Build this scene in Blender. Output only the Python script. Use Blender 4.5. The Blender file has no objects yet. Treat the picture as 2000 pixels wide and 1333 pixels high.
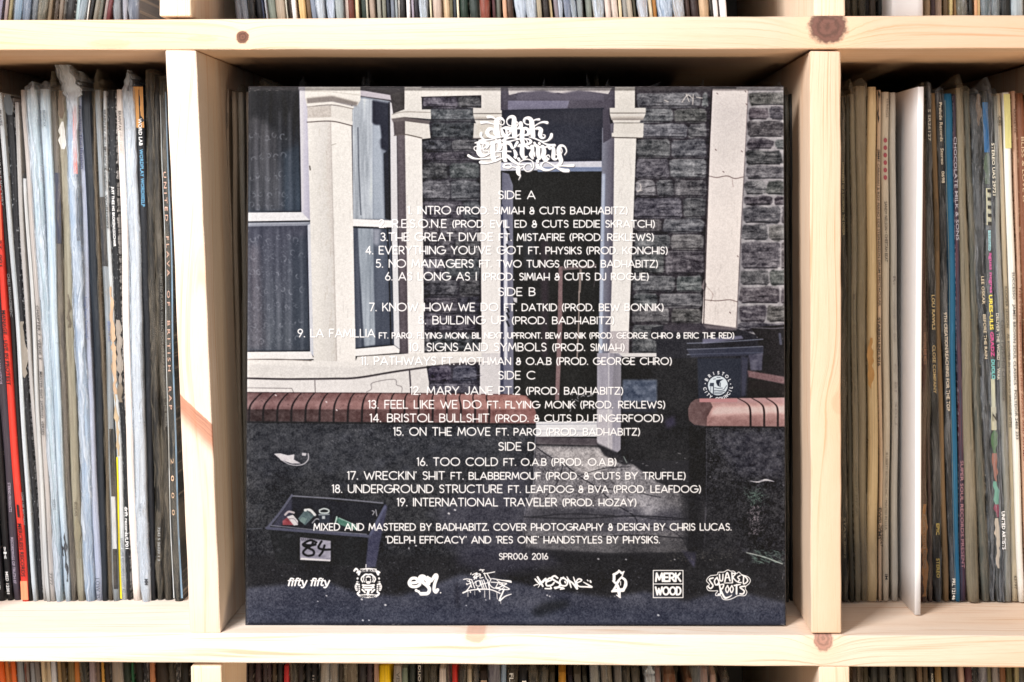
import bpy, math, random
import numpy as np
random.seed(7); RNG = np.random.default_rng(11)
SC = bpy.context.scene
COL = SC.collection

# ------------------------------------------------------------------ camera, world, lights
SPX, DD, VX, VY = 3.41, 900.0, 1105.0, 385.0        # picture px per mm on the shelf front, camera distance, optical axis
def X(px, y=0.0): return (px - VX) / SPX * (DD + y) / DD / 1000.0      # metres on the plane y (mm) behind the shelf front
def Z(py, y=0.0): return (VY - py) / SPX * (DD + y) / DD / 1000.0

cam_d = bpy.data.cameras.new("camera"); cam = bpy.data.objects.new("camera", cam_d); COL.objects.link(cam)
cam.location = (0, -DD / 1000, 0); cam.rotation_euler = (math.radians(90), 0, 0)
cam_d.sensor_width = 36; cam_d.lens = 36 * DD / (2000 / SPX)
cam_d.shift_x = (1000 - VX) / 2000; cam_d.shift_y = (VY - 666.5) / 2000
cam_d.clip_start = 0.01; cam_d.clip_end = 50
SC.camera = cam

w = bpy.data.worlds.new("World"); SC.world = w; w.use_nodes = True
w.node_tree.nodes["Background"].inputs[0].default_value = (0.80, 0.86, 1.0, 1)
w.node_tree.nodes["Background"].inputs[1].default_value = 0.06
def area(name, loc, target, size, power, color):
    d = bpy.data.lights.new(name, 'AREA'); d.shape = 'RECTANGLE'; d.size, d.size_y = size; d.energy = power; d.color = color
    o = bpy.data.objects.new(name, d); COL.objects.link(o); o.location = loc
    v = [t - l for t, l in zip(target, loc)]
    import mathutils
    o.rotation_euler = mathutils.Vector(v).to_track_quat('-Z', 'Y').to_euler()
area("window_light", (-0.62, -0.92, 0.56), (-0.14, 0.02, -0.20), (0.45, 0.45), 31.0, (1.0, 0.975, 0.965))
area("front_fill", (-0.12, -2.1, 0.42), (0.0, 0.0, 0.0), (0.9, 0.7), 12.0, (1.0, 0.97, 0.97))  # added frontal fill, brightens the spines and tips around the facing sleeve
area("floor_bounce_fill", (0.50, -1.25, -1.10), (0.0, 0.0, 0.0), (1.1, 0.5), 20.0, (1.0, 0.76, 0.50))  # added fill from below, stands in for warm bounce off the floor
SC.view_settings.view_transform = 'Standard'; SC.view_settings.look = 'None'; SC.view_settings.gamma = 1
SC.view_settings.exposure = 0.0
SC.cycles.transparent_max_bounces = 24; SC.cycles.max_bounces = 8

# ------------------------------------------------------------------ helpers
def lin(c):
    return tuple(((v / 255) / 12.92 if v / 255 <= 0.04045 else ((v / 255 + 0.055) / 1.055) ** 2.4) for v in c[:3])
def mesh_obj(name, verts, faces, mat=None, parent=None, loc=(0, 0, 0), smooth=False, attrs=None):
    me = bpy.data.meshes.new(name); me.from_pydata(verts, [], faces)
    if attrs:
        for k, vals in attrs.items():
            a = me.attributes.new(k, 'FLOAT', 'POINT'); a.data.foreach_set('value', vals)
    if smooth: me.polygons.foreach_set('use_smooth', [True] * len(me.polygons))
    me.update()
    o = bpy.data.objects.new(name, me); COL.objects.link(o); o.location = loc
    if mat: me.materials.append(mat)
    if parent: o.parent = parent
    return o
def empty(name, loc=(0, 0, 0)):
    o = bpy.data.objects.new(name, None); COL.objects.link(o); o.location = loc; o.empty_display_size = 0.02
    return o
def tag(o, label=None, cat=None, group=None, kind=None):
    if label: o['label'] = label
    if cat: o['category'] = cat
    if group: o['group'] = group
    if kind: o['kind'] = kind
    return o
class NT:
    def __init__(s, name):
        s.m = bpy.data.materials.new(name); s.m.use_nodes = True; s.t = s.m.node_tree
        s.b = s.t.nodes["Principled BSDF"]; s.out = s.t.nodes["Material Output"]
    def n(s, typ, **kw):
        nd = s.t.nodes.new(typ)
        for k, v in kw.items():
            if k.startswith('i_'): nd.inputs[int(k[2:]) if k[2:].isdigit() else k[2:]].default_value = v
            else: setattr(nd, k, v)
        return nd
    def l(s, a, b): s.t.links.new(a, b)
    def val(s, x, sock):
        if isinstance(x, (int, float)): sock.default_value = x
        else: s.l(x, sock)
    def math(s, op, a, b=0.0, c=None, clamp=False):
        nd = s.n('ShaderNodeMath', operation=op, use_clamp=clamp)
        s.val(a, nd.inputs[0]); s.val(b, nd.inputs[1])
        if c is not None: s.val(c, nd.inputs[2])
        return nd.outputs[0]
    def mix(s, f, a, b, mode='MIX'):
        nd = s.n('ShaderNodeMix', data_type='RGBA', blend_type=mode)
        s.val(f, nd.inputs[0])
        for x, k in ((a, 6), (b, 7)):
            if isinstance(x, tuple): nd.inputs[k].default_value = (*x[:3], 1)
            else: s.l(x, nd.inputs[k])
        return nd.outputs[2]
    def noise(s, vec, scale=1.0, detail=4.0, rough=0.6):
        nd = s.n('ShaderNodeTexNoise'); s.l(vec, nd.inputs['Vector'])
        nd.inputs['Scale'].default_value = scale; nd.inputs['Detail'].default_value = detail; nd.inputs['Roughness'].default_value = rough
        return nd.outputs['Fac']
    def comb(s, x, y, z):
        nd = s.n('ShaderNodeCombineXYZ')
        for i, v in enumerate((x, y, z)): s.val(v, nd.inputs[i])
        return nd.outputs[0]
    def ramp(s, v, lo, hi, a=0.0, b=1.0):
        nd = s.n('ShaderNodeMapRange', interpolation_type='SMOOTHSTEP'); s.val(v, nd.inputs[0])
        for i, q in enumerate((lo, hi, a, b)): nd.inputs[i + 1].default_value = q
        return nd.outputs[0]
    def bump(s, h, strength, dist):
        nd = s.n('ShaderNodeBump'); nd.inputs['Strength'].default_value = strength; nd.inputs['Distance'].default_value = dist
        s.l(h, nd.inputs['Height']); s.l(nd.outputs[0], s.b.inputs['Normal'])

# ------------------------------------------------------------------ pine
def pine(name, axis, knots=(), warm=0.35, seed=0.0, tone=None, streak=None, base=(0.77, 0.63, 0.49), tan=(0.62, 0.36, 0.20)):
    """axis: 'x' boards lying, 'z' uprights. knots: (x, z, rx, rz, strength, colour) in metres"""
    t = NT(name); tc = t.n('ShaderNodeTexCoord'); sp = t.n('ShaderNodeSeparateXYZ'); t.l(tc.outputs['Object'], sp.inputs[0])
    gx, gy, gz = sp.outputs
    a, c = (gx, gz) if axis == 'x' else (gz, gx)
    c = t.math('ADD', c, t.math('MULTIPLY', gy, 0.9))
    warp = None; kmask = []
    for (kx, kz, rx, rz, st, kc) in knots:
        dx = t.math('DIVIDE', t.math('SUBTRACT', gx, kx), rx); dz = t.math('DIVIDE', t.math('SUBTRACT', gz, kz), rz)
        d = t.math('SQRT', t.math('ADD', t.math('MULTIPLY', dx, dx), t.math('MULTIPLY', dz, dz)))
        wob = t.noise(t.comb(t.math('MULTIPLY', gx, 260), t.math('MULTIPLY', gz, 260), seed), 1, 3)
        d = t.math('ADD', d, t.math('MULTIPLY', t.math('SUBTRACT', wob, 0.5), 0.55))
        kmask.append((d, st, kc))
        e = t.math('MULTIPLY', t.math('EXPONENT', t.math('MULTIPLY', d, -0.55)), rz * 1.5)
        warp = e if warp is None else t.math('ADD', warp, e)
    if warp is not None: c = t.math('ADD', c, warp)
    v1 = t.comb(t.math('MULTIPLY', a, 2.2), t.math('MULTIPLY', c, 16), seed)
    big = t.noise(v1, 1, 2, .5)
    cc = t.math('ADD', t.math('MULTIPLY', c, 520), t.math('MULTIPLY', big, 34))
    grain = t.noise(t.comb(t.math('MULTIPLY', a, 7), cc, seed + 3), 1, 3, .55)
    fib = t.noise(t.comb(t.math('MULTIPLY', a, 60), t.math('MULTIPLY', c, 3000), seed), 1, 2)
    patch = t.ramp(t.noise(t.comb(t.math('MULTIPLY', a, 5), t.math('MULTIPLY', c, 26), seed + 9), 1, 3), .45, .75)
    g = t.ramp(grain, .50, .74)
    col = t.mix(t.math('MULTIPLY', g, .70), base, tan)
    col = t.mix(t.math('MULTIPLY', patch, warm), col, (0.72, 0.41, 0.22))
    col = t.mix(t.math('MULTIPLY', t.ramp(fib, .45, .8), .26), col, (0.50, 0.33, 0.18))
    if tone:                                   # tint along the board: wood colour drift, with light falloff painted in
        r = t.n('ShaderNodeValToRGB'); t.l(t.math('MULTIPLY_ADD', gx, SPX * 1000 / 2000, VX / 2000), r.inputs[0]); el = r.color_ramp.elements
        while len(el) < len(tone): el.new(.5)
        for e_, (p_, v_) in zip(el, tone): e_.position = p_ / 2000; e_.color = (v_, v_, v_, 1)
        nb = t.noise(t.comb(t.math('MULTIPLY', a, 9), t.math('MULTIPLY', c, 60), seed + 21), 1, 3)
        col = t.mix(t.math('MULTIPLY', r.outputs[0], t.ramp(nb, .25, .75, .55, 1.0)), col, t.mix(g, (0.64, 0.43, 0.275), (0.52, 0.28, 0.15)))
    if streak:                                 # a branch cut lengthwise: sharp upper rim, red wood fading below it
        sx0, sz0, sx1, sz1 = streak; sl = (sz1 - sz0) / (sx1 - sx0)
        zl = t.math('ADD', t.math('MULTIPLY', t.math('SUBTRACT', gx, sx0), sl), sz0)
        wv = t.noise(t.comb(t.math('MULTIPLY', gx, 300), t.math('MULTIPLY', gz, 120), 0.0), 1, 3)
        d_ = t.math('ADD', t.math('SUBTRACT', zl, gz), t.math('MULTIPLY', t.math('SUBTRACT', wv, .5), .0022))
        low = t.math('MULTIPLY_ADD', t.math('SUBTRACT', gx, sx0), .16, .0115)
        k_ = t.math('MULTIPLY', t.ramp(d_, -.0004, .0006), t.math('SUBTRACT', 1.0, t.ramp(t.math('SUBTRACT', d_, low), -.006, .006)))
        k_ = t.math('MULTIPLY', k_, t.math('LESS_THAN', gy, .0022))
        lines_ = t.noise(t.comb(t.math('MULTIPLY', gx, 60), t.math('MULTIPLY', d_, 1500), 4.0), 1, 3)
        col = t.mix(t.math('MULTIPLY', k_, .85), col, t.mix(t.ramp(lines_, .4, .65), (.46, .19, .11), (.30, .10, .055)))
        rim = t.math('MULTIPLY', t.ramp(d_, -.0006, 0), t.math('SUBTRACT', 1.0, t.ramp(d_, .0002, .0010)))
        rim = t.math('MULTIPLY', rim, t.math('LESS_THAN', gy, .0022))
        col = t.mix(t.math('MULTIPLY', rim, .55), col, (.42, .20, .12))
    for d, st, kc in kmask:
        rings = t.math('SINE', t.math('MULTIPLY', d, 17))
        halo = t.ramp(d, 0.8, 2.6, 0.45 * st, 0.0)
        col = t.mix(halo, col, (0.84, 0.55, 0.36))
        m = t.ramp(d, 0.72, 1.05, st, 0.0)
        kcol = t.mix(t.math('MULTIPLY_ADD', rings, .34 if st > .8 else .05, .34 if st > .8 else .05), kc, tuple(v * .35 for v in kc))
        col = t.mix(m, col, kcol)
    t.l(col, t.b.inputs['Base Color']); t.b.inputs['Roughness'].default_value = .62
    t.b.inputs['Specular IOR Level'].default_value = .3
    dn = t.noise(t.comb(t.math('MULTIPLY', gx, 120), t.math('MULTIPLY', gy, 120), t.math('MULTIPLY', gz, 120)), 1, 4, .7)
    t.bump(t.math('ADD', t.math('ADD', g, t.math('MULTIPLY', fib, .9)), t.math('MULTIPLY', dn, 1.2)), .30, .0007)
    return t.m

# ------------------------------------------------------------------ the shelf unit
FL, CE = Z(1239), Z(95)              # top of the lower board, underside of the upper board (front edge)
UP0, LOW1 = Z(31), Z(1299)
DEP = 0.40
shelf = tag(empty('bookcase', (0, 0.0, FL - .35)), 'pale pine bookcase with knotty boards filled with record sleeves', 'shelf unit')
def board(name, pts_front, mat, y0=0.0, y1=DEP, bev=0.0011, label=None, nseg=24):
    """solid board: quad in the front plane (TL,TR,BR,BL in m), extruded back, slightly uneven sawn edges, bevelled arrises"""
    import bmesh
    bm = bmesh.new(); tl, tr, br, bl = pts_front
    horiz = abs(tr[0] - tl[0]) > abs(tl[1] - bl[1])
    rows = []
    for i in range(nseg + 1):
        s = i / nseg
        if horiz: p, q = [(a[0] + (b[0] - a[0]) * s, a[1] + (b[1] - a[1]) * s) for a, b in ((tl, tr), (bl, br))]
        else: p, q = [(a[0] + (b[0] - a[0]) * s, a[1] + (b[1] - a[1]) * s) for a, b in ((tl, bl), (tr, br))]
        r = [random.uniform(-.00018, .00018) for _ in range(2)]
        if horiz: p, q = (p[0], p[1] + r[0]), (q[0], q[1] + r[1])
        else: p, q = (p[0] + r[0], p[1]), (q[0] + r[1], q[1])
        rows.append([bm.verts.new((p[0], y0, p[1])), bm.verts.new((q[0], y0, q[1])),
                     bm.verts.new((q[0], y1, q[1])), bm.verts.new((p[0], y1, p[1]))])
    for i in range(nseg):
        for k in range(4): bm.faces.new((rows[i][k], rows[i][(k + 1) % 4], rows[i + 1][(k + 1) % 4], rows[i + 1][k]))
    bm.faces.new(rows[0][::-1]); bm.faces.new(rows[-1])
    bmesh.ops.recalc_face_normals(bm, faces=bm.faces)
    sharp = [e for e in bm.edges if len(e.link_faces) == 2 and e.calc_face_angle() > 1.0]
    bmesh.ops.bevel(bm, geom=sharp, offset=bev, segments=3, profile=.5, affect='EDGES')
    bm.normal_update()
    me = bpy.data.meshes.new(name); bm.to_mesh(me); bm.free()
    for p in me.polygons: p.use_smooth = True
    me.set_sharp_from_angle(angle=math.radians(50))
    me.materials.append(mat); o = bpy.data.objects.new(name, me); COL.objects.link(o)
    o.parent = shelf; o.location = (0, 0, -shelf.location.z)
    if label: o['label'] = label
    return o
K_BR = (0.15, 0.06, 0.035); K_RD = (0.62, 0.27, 0.17)
m_top = pine('pine_upper_board', 'x', base=(0.67, 0.52, 0.415), knots=[(X(474), Z(73), .0042, .0040, 1.0, K_BR), (X(1617), Z(52), .0122, .0112, .95, (0.15, .062, .05)),
                                       (X(215), Z(86), .014, .003, .35, K_RD), (X(395), Z(76), .010, .002, .3, K_RD)], warm=.40, seed=1.0, tone=[(0, .85), (300, .75), (520, .45), (760, .0), (1200, .0), (1450, .22), (1700, .60), (2000, .80)])
m_low = pine('pine_lower_board', 'x', [(X(929), Z(1243), .0065, .0042, .55, K_RD), (X(1608), Z(1247), .0062, .0085, .85, (.42, .20, .16))], warm=.22, seed=5.0, tone=[(0, 0), (900, 0), (1300, .10), (1650, .40), (2000, .62)],
             base=(0.82, 0.73, 0.64))  # paler base: the stronger light on this board is put into its colour
m_div = pine('pine_left_upright', 'z', [(X(300), Z(700), .004, .004, .0, K_RD)], streak=(X(347), Z(768), X(412), Z(829)), warm=.2, seed=8.0, base=(0.74, 0.63, 0.53))
m_div2 = pine('pine_right_upright', 'z', [(X(1640), Z(788), .0050, .0070, .5, (.72, .40, .26))], warm=.30, seed=12.0, tone=[(1500, .42), (1700, .42)], base=(0.72, 0.575, 0.445))
m_div3 = pine('pine_plain', 'z', [], warm=.2, seed=17.0)
XL, XR = X(-216), X(2170)
board('shelf_board', ((XL, Z(40)), (XR, Z(29)), (XR, Z(95)), (XL, Z(99))), m_top, label='upper pine shelf board with two dark round knots')
board('shelf_board', ((XL, Z(1236)), (XR, Z(1242)), (XR, Z(1306)), (XL, Z(1292))), m_low, label='lower pine shelf board with two reddish knots under its top edge')
board('upright', ((X(322), CE - .0006), (X(383), CE - .0010), (X(431), FL + .0002), (X(370), FL + .0002)), m_div, y0=.0008,
      label='left pine upright leaning out of plumb with a red knot')
board('upright', ((X(1582), CE - .0013), (X(1643), CE - .0015), (X(1644), FL + .0002), (X(1584), FL + .0002)), m_div2, y0=.0008, label='right pine upright, plumb')
for (a, b) in ((-215, -155), (2108, 2168)):  # unseen end uprights, added to shut side light out of the bays
    board('upright', ((X(a), CE - .0008), (X(b), CE - .0008), (X(b), FL + .0002), (X(a), FL + .0002)), m_div3, y0=.0008)
for (a, b) in ((-215, -155), (2108, 2168), (311, 373), (1590, 1652)):
    board('upright', ((X(a - 12), Z(31) + .34), (X(b - 12), Z(31) + .34), (X(b), Z(33) + .0002), (X(a), Z(33) + .0002)), m_div3, y0=.0006)
for (a, b) in ((-215, -155), (2108, 2168), (372, 432), (1599, 1660)):
    board('upright', ((X(a), LOW1 - .0009), (X(b), LOW1 - .0009), (X(b + 14), LOW1 - .34), (X(a + 14), LOW1 - .34)), m_div3, y0=.0006)
board('shelf_board', ((XL, Z(31) + .36), (XR, Z(31) + .36), (XR, Z(31) + .341), (XL, Z(31) + .341)), m_div3)
board('shelf_board', ((XL, LOW1 - .341), (XR, LOW1 - .341), (XR, LOW1 - .36), (XL, LOW1 - .36)), m_div3)
t = NT('plaster'); tc = t.n('ShaderNodeTexCoord'); nn = t.noise(tc.outputs['Object'], 8)  # near black: shade of the deep gaps put into the wall colour
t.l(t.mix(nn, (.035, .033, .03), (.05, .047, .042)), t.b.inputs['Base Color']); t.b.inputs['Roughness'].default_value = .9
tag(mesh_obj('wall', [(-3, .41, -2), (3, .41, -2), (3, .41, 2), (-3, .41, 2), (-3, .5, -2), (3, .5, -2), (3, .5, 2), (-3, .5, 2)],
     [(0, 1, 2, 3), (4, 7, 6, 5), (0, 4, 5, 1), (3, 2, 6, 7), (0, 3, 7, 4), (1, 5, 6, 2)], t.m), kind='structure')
# ------------------------------------------------------------------ the printed picture of the big sleeve, drawn by code
N = 1500
SLB, SLT = 17.0, 26.0                 # the sleeve leans back: its foot stands 17 mm, its head 26 mm behind the shelf front
X0S = (480 - VX) / (SPX * DD) * (DD + SLB); ZB = FL * 1000 + .3
def T(pts):
    p = np.asarray(pts, float).reshape(-1, 2)
    a = (VY - p[:, 1]) / (SPX * DD)
    t_ = (a * (DD + SLB) - ZB) / (315 - (SLT - SLB) * a)
    x = (p[:, 0] - VX) / (SPX * DD) * (DD + SLB + (SLT - SLB) * t_)
    return np.stack([(x - X0S) / 315 * N, (1 - t_) * N], 1)
KI = N / 1054.0
def vnoise(cx, cy, octs=1, seed=0):
    r = np.random.default_rng(seed); out = np.zeros((N, N), np.float32); amp = 1; tot = 0
    for o in range(octs):
        gx, gy = int(N / cx) + 3, int(N / cy) + 3; g = r.random((gy, gx)).astype(np.float32) * 2 - 1
        xs = np.arange(N) / cx; ys = np.arange(N) / cy; xi = xs.astype(int); yi = ys.astype(int)
        fx = (xs - xi); fx = (fx * fx * (3 - 2 * fx))[None, :].astype(np.float32); fy = (ys - yi); fy = (fy * fy * (3 - 2 * fy))[:, None].astype(np.float32)
        A = g[yi][:, xi]; B = g[yi][:, xi + 1]; C_ = g[yi + 1][:, xi]; D_ = g[yi + 1][:, xi + 1]
        out += amp * ((A * (1 - fx) + B * fx) * (1 - fy) + (C_ * (1 - fx) + D_ * fx) * fy); tot += amp
        amp *= .6; cx = max(cx / 2.1, 1.2); cy = max(cy / 2.1, 1.2)
    return out / tot
NF = vnoise(2.6, 2.6, 1, 1); NM = vnoise(14, 12, 4, 2); NC = vnoise(90, 80, 4, 3); NH = vnoise(40, 7, 3, 4); NV = vnoise(9, 160, 3, 5)
NS = NM * .9 + NH * .8 + NF * .25
TEX = dict(f=NF, m=NM, c=NC, h=NH, v=NV, s=NS, n=NC * .6 + NM * .5 + NF * .45)
ART = np.zeros((N, N, 3), np.float32); ART[:] = (42, 42, 48)
def cover(q):
    x0 = max(int(q[:, 0].min()) - 1, 0); x1 = min(int(q[:, 0].max()) + 2, N); y0 = max(int(q[:, 1].min()) - 1, 0); y1 = min(int(q[:, 1].max()) + 2, N)
    if x1 <= x0 or y1 <= y0: return None
    W = x1 - x0; m = np.zeros((y1 - y0, W + 2), np.float32); SS = 3
    ax, ay = q[:, 0], q[:, 1]; bx, by = np.roll(ax, -1), np.roll(ay, -1)
    for r in range(y1 - y0):
        for s in range(SS):
            yy = y0 + r + (s + .5) / SS
            k = ((ay <= yy) & (by > yy)) | ((by <= yy) & (ay > yy))
            if not k.any(): continue
            xs = np.sort(ax[k] + (yy - ay[k]) / (by[k] - ay[k]) * (bx[k] - ax[k])) - x0
            for i in range(0, len(xs) - 1, 2):
                a = min(max(xs[i], 0), W); b = min(max(xs[i + 1], 0), W)
                if b <= a: continue
                ia, ib = int(a), int(b)
                if ia == ib: m[r, ia] += (b - a) / SS
                else:
                    m[r, ia] += (ia + 1 - a) / SS; m[r, ia + 1:ib] += 1 / SS; m[r, ib] += (b - ib) / SS
    return x0, y0, x1, y1, m[:, :W]
def bblur(m, k):
    for _ in range(2):
        for ax in (0, 1):
            c = np.cumsum(np.concatenate([np.zeros_like(m.take([0], ax)), m], ax), ax); n = m.shape[ax]
            i = np.arange(n); hi = np.minimum(i + k + 1, n); lo = np.maximum(i - k, 0)
            m = (c.take(hi, ax) - c.take(lo, ax)) / (2 * k + 1)
    return m
def P(pts, col, a=1.0, n=0, tx='n', f=0, g=None):
    """fill a polygon; n noise amplitude, f feather, g=(x0,y0,x1,y1,col2) gradient"""
    r = cover(T(pts))
    if r is None: return
    x0, y0, x1, y1, m = r
    if f:
        k = max(int(f * KI), 1); pd = 2 * k + 1
        X0, Y0, X1, Y1 = max(x0 - pd, 0), max(y0 - pd, 0), min(x1 + pd, N), min(y1 + pd, N)
        big = np.zeros((Y1 - Y0, X1 - X0), np.float32); big[y0 - Y0:y1 - Y0, x0 - X0:x1 - X0] = m; m = bblur(big, k); x0, y0, x1, y1 = X0, Y0, X1, Y1
    c = np.empty(m.shape + (3,), np.float32); c[:] = col
    if g:
        p = T([(g[0], g[1]), (g[2], g[3])]); d = p[1] - p[0]; L2 = (d ** 2).sum()
        yy, xx = np.mgrid[y0:y1, x0:x1]; s = np.clip(((xx - p[0, 0]) * d[0] + (yy - p[0, 1]) * d[1]) / L2, 0, 1)[..., None]
        c = c * (1 - s) + np.array(g[4], np.float32) * s
    if n: c += (TEX[tx][y0:y1, x0:x1] * n)[..., None]
    mm = (m * a)[..., None]
    ART[y0:y1, x0:x1] = ART[y0:y1, x0:x1] * (1 - mm) + c * mm
def smooth(pts, k=5):
    p = np.asarray(pts, float)
    if len(p) < 3: return p
    q = np.vstack([2 * p[0] - p[1], p, 2 * p[-1] - p[-2]]); out = []
    for i in range(1, len(q) - 2):
        for s in np.arange(k) / k:
            out.append(.5 * ((2 * q[i]) + (-q[i - 1] + q[i + 1]) * s + (2 * q[i - 1] - 5 * q[i] + 4 * q[i + 1] - q[i + 2]) * s * s + (-q[i - 1] + 3 * q[i] - 3 * q[i + 1] + q[i + 2]) * s ** 3))
    out.append(p[-1]); return np.array(out)
def segs(q, w, col, a=1.0):
    """q: points in image px, w: widths per point (image px)"""
    x0 = int(max(q[:, 0].min() - w.max() - 2, 0)); x1 = int(min(q[:, 0].max() + w.max() + 3, N)); y0 = int(max(q[:, 1].min() - w.max() - 2, 0)); y1 = int(min(q[:, 1].max() + w.max() + 3, N))
    if x1 <= x0 or y1 <= y0: return
    M = np.zeros((y1 - y0, x1 - x0), np.float32)
    for i in range(len(q) - 1):
        A, B = q[i], q[i + 1]; wm = max(w[i], w[i + 1]) / 2 + 2
        a0, a1 = int(max(min(A[0], B[0]) - wm, x0)), int(min(max(A[0], B[0]) + wm + 1, x1)); b0, b1 = int(max(min(A[1], B[1]) - wm, y0)), int(min(max(A[1], B[1]) + wm + 1, y1))
        if a1 <= a0 or b1 <= b0: continue
        xx = np.arange(a0, a1)[None, :] + .5; yy = np.arange(b0, b1)[:, None] + .5
        d = B - A; L2 = max((d ** 2).sum(), 1e-9); s = np.clip(((xx - A[0]) * d[0] + (yy - A[1]) * d[1]) / L2, 0, 1)
        dist = np.hypot(xx - A[0] - s * d[0], yy - A[1] - s * d[1]); ww = w[i] + (w[i + 1] - w[i]) * s
        v = np.clip(.5 + ww / 2 - dist, 0, 1); sub = M[b0 - y0:b1 - y0, a0 - x0:a1 - x0]; np.maximum(sub, v, out=sub)
    mm = (M * a)[..., None]; ART[y0:y1, x0:x1] = ART[y0:y1, x0:x1] * (1 - mm) + np.array(col, np.float32) * mm
def L(pts, wd, col, a=1.0, sm=True, taper=0):
    p = smooth(pts) if sm else np.asarray(pts, float); q = T(p); n_ = len(q)
    w_ = np.full(n_, wd[0] * KI if isinstance(wd, (list, tuple)) else wd * KI, float)
    if isinstance(wd, (list, tuple)): w_ = np.interp(np.linspace(0, 1, n_), np.linspace(0, 1, len(wd)), wd) * KI
    if taper: w_ = w_ * np.clip(np.minimum(np.linspace(0, 1, n_), np.linspace(1, 0, n_)) * taper + .35, 0, 1)
    segs(q, w_, col, a)
def R(x0, y0, x1, y1, col, **k): P([(x0, y0), (x1, y0), (x1, y1), (x0, y1)], col, **k)
rr = np.random.default_rng(5)
def jit(pts, j): return [(x + rr.uniform(-j, j), y + rr.uniform(-j, j)) for x, y in pts]
def stone(x0, y0, x1, y1, col, j=1.6, na=30, hl=.5):
    w_, h_ = x1 - x0, y1 - y0; c = min(5, h_ * .25, w_ * .25)
    pts = [(x0 + c, y0), (x0 + w_ * .35, y0), (x0 + w_ * .7, y0), (x1 - c, y0), (x1, y0 + c), (x1, y1 - c), (x1 - c, y1), (x0 + w_ * .6, y1), (x0 + w_ * .3, y1), (x0 + c, y1), (x0, y1 - c), (x0, y0 + c)]
    pts = jit(pts, j * 1.25); d = rr.uniform(-13, 14)
    base = tuple(v + d + rr.uniform(-3, 3) for v in col)
    P(pts, base, n=na * 1.55, tx='s', f=.6)
    L([(x0 + c, y0 + 2), (x0 + w_ * .5, y0 + 1.5 + rr.uniform(-1, 1)), (x1 - c, y0 + 2)], 1.5, tuple(v + 45 for v in col), a=hl * rr.uniform(.3, 1))
    L([(x0 + c, y1 - 2), (x0 + w_ * .5, y1 - 2.5), (x1 - c, y1 - 2)], 2.2, (26, 24, 30), a=.6)
    for _ in range(int(w_ * h_ / 420) + 1 if w_ > 16 and h_ > 12 else 0):
        a_, b_ = rr.uniform(x0 + 5, x1 - 8), rr.uniform(y0 + 5, y1 - 4)
        dk = rr.random() < .6
        L([(a_, b_), (a_ + rr.uniform(4, 14), b_ + rr.uniform(-3, 3)), (a_ + rr.uniform(12, 26), b_ + rr.uniform(-4, 4))], rr.uniform(.9, 2), (24, 22, 28) if dk else tuple(v + 50 for v in col), a=rr.uniform(.25, .6), taper=3)
def wallstones(xa, xb, ys, col, mortar, joints, slope=lambda y: (0, 0), **k):
    for i in range(len(ys) - 1):
        l_, r_ = xa + slope(ys[i])[0], xb + slope(ys[i])[1]
        js = [l_] + [l_ + (r_ - l_) * q for q in joints[i % len(joints)]] + [r_]
        for a_, b_ in zip(js[:-1], js[1:]):
            if b_ - a_ > 5: stone(a_ + k.get('gp', 1.5), ys[i] + k.get('gp', 1.5), b_ - k.get('gp', 1.5), ys[i + 1] - k.get('gp', 1.5), col, k.get('j', 1.6), k.get('na', 30), k.get('hl', .5))

# --- walls of rough stone
R(815, 170, 945, 775, (46, 44, 53), n=20, tx='s')
wallstones(824, 939, [186, 212, 238, 272, 296, 318, 352, 392, 430, 468, 505, 545, 580, 612, 650, 690], (71, 71, 80), 0, [[.62], [], [.15], [.5], [], [.45], [.48], [.7], [.3], [.55], [.4], [.62]], hl=.35)
R(1228, 170, 1400, 700, (52, 48, 56), n=20, tx='s')
wallstones(1243, 1384, [180, 211, 241, 271, 309, 350, 386, 427, 457, 489, 537, 572, 602, 633, 692], (86, 86, 93), 0,
           [[.9], [.52], [.72], [.5], [.48], [.3, .55], [.68], [.4], [.52], [.45], [.6], [.38], [.55], [.5]], slope=lambda y: (-(y - 180) * .022, -(y - 180) * .03), hl=.6)
R(1438, 170, 1540, 660, (140, 138, 146), n=34, tx='m')
wallstones(1462, 1537, [179, 208, 236, 270, 293, 324, 352, 382, 403, 438, 471, 527, 559, 595, 631, 650], (85, 84, 91), 0,
           [[], [.55], [.94], [.68], [.9], [], [.5], [.68], [.87], [.6], [.86], [.64], [.86], [.6], []], slope=lambda y: (-(y - 180) * .05, 0), gp=1.3, j=2.0, hl=.35)
# pale quoin
P([(1392, 174), (1461, 174), (1458, 240), (1452, 345), (1446, 450), (1442, 545), (1437, 650), (1370, 650), (1376, 545), (1379, 450), (1383, 345), (1389, 240)], (205, 194, 196), n=9, g=(1420, 230, 1415, 420, (236, 222, 219)))
for x, y in ((1400, 182), (1455, 178), (1457, 203), (1448, 295), (1397, 292), (1412, 335), (1440, 500), (1425, 610)): L([(x, y), (x + 2, y + 2)], 2, (80, 60, 62), .7)
L([(1384, 344), (1400, 347), (1420, 344), (1435, 349), (1452, 346)], 1.8, (95, 78, 78), .8); L([(1430, 350), (1432, 366)], 1.2, (110, 90, 90), .6)
L([(1376, 586), (1400, 588), (1425, 586), (1440, 590)], 1.8, (100, 84, 84), .8); L([(1380, 560), (1392, 575), (1388, 590)], 1.2, (110, 90, 90), .6)
P([(1375, 545), (1380, 556), (1377, 570), (1370, 562)], (120, 110, 115)); L([(1390, 176), (1384, 340), (1374, 640)], 2, (50, 42, 48), .9); L([(1461, 176), (1453, 345), (1438, 640)], 1.5, (95, 80, 84), .6)
for _ in range(60):
    y = rr.uniform(560, 645); x = rr.uniform(1374, 1440); L([(x, y), (x + rr.uniform(-3, 3), y + rr.uniform(2, 9))], .8, (150, 130, 128), .45)
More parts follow.
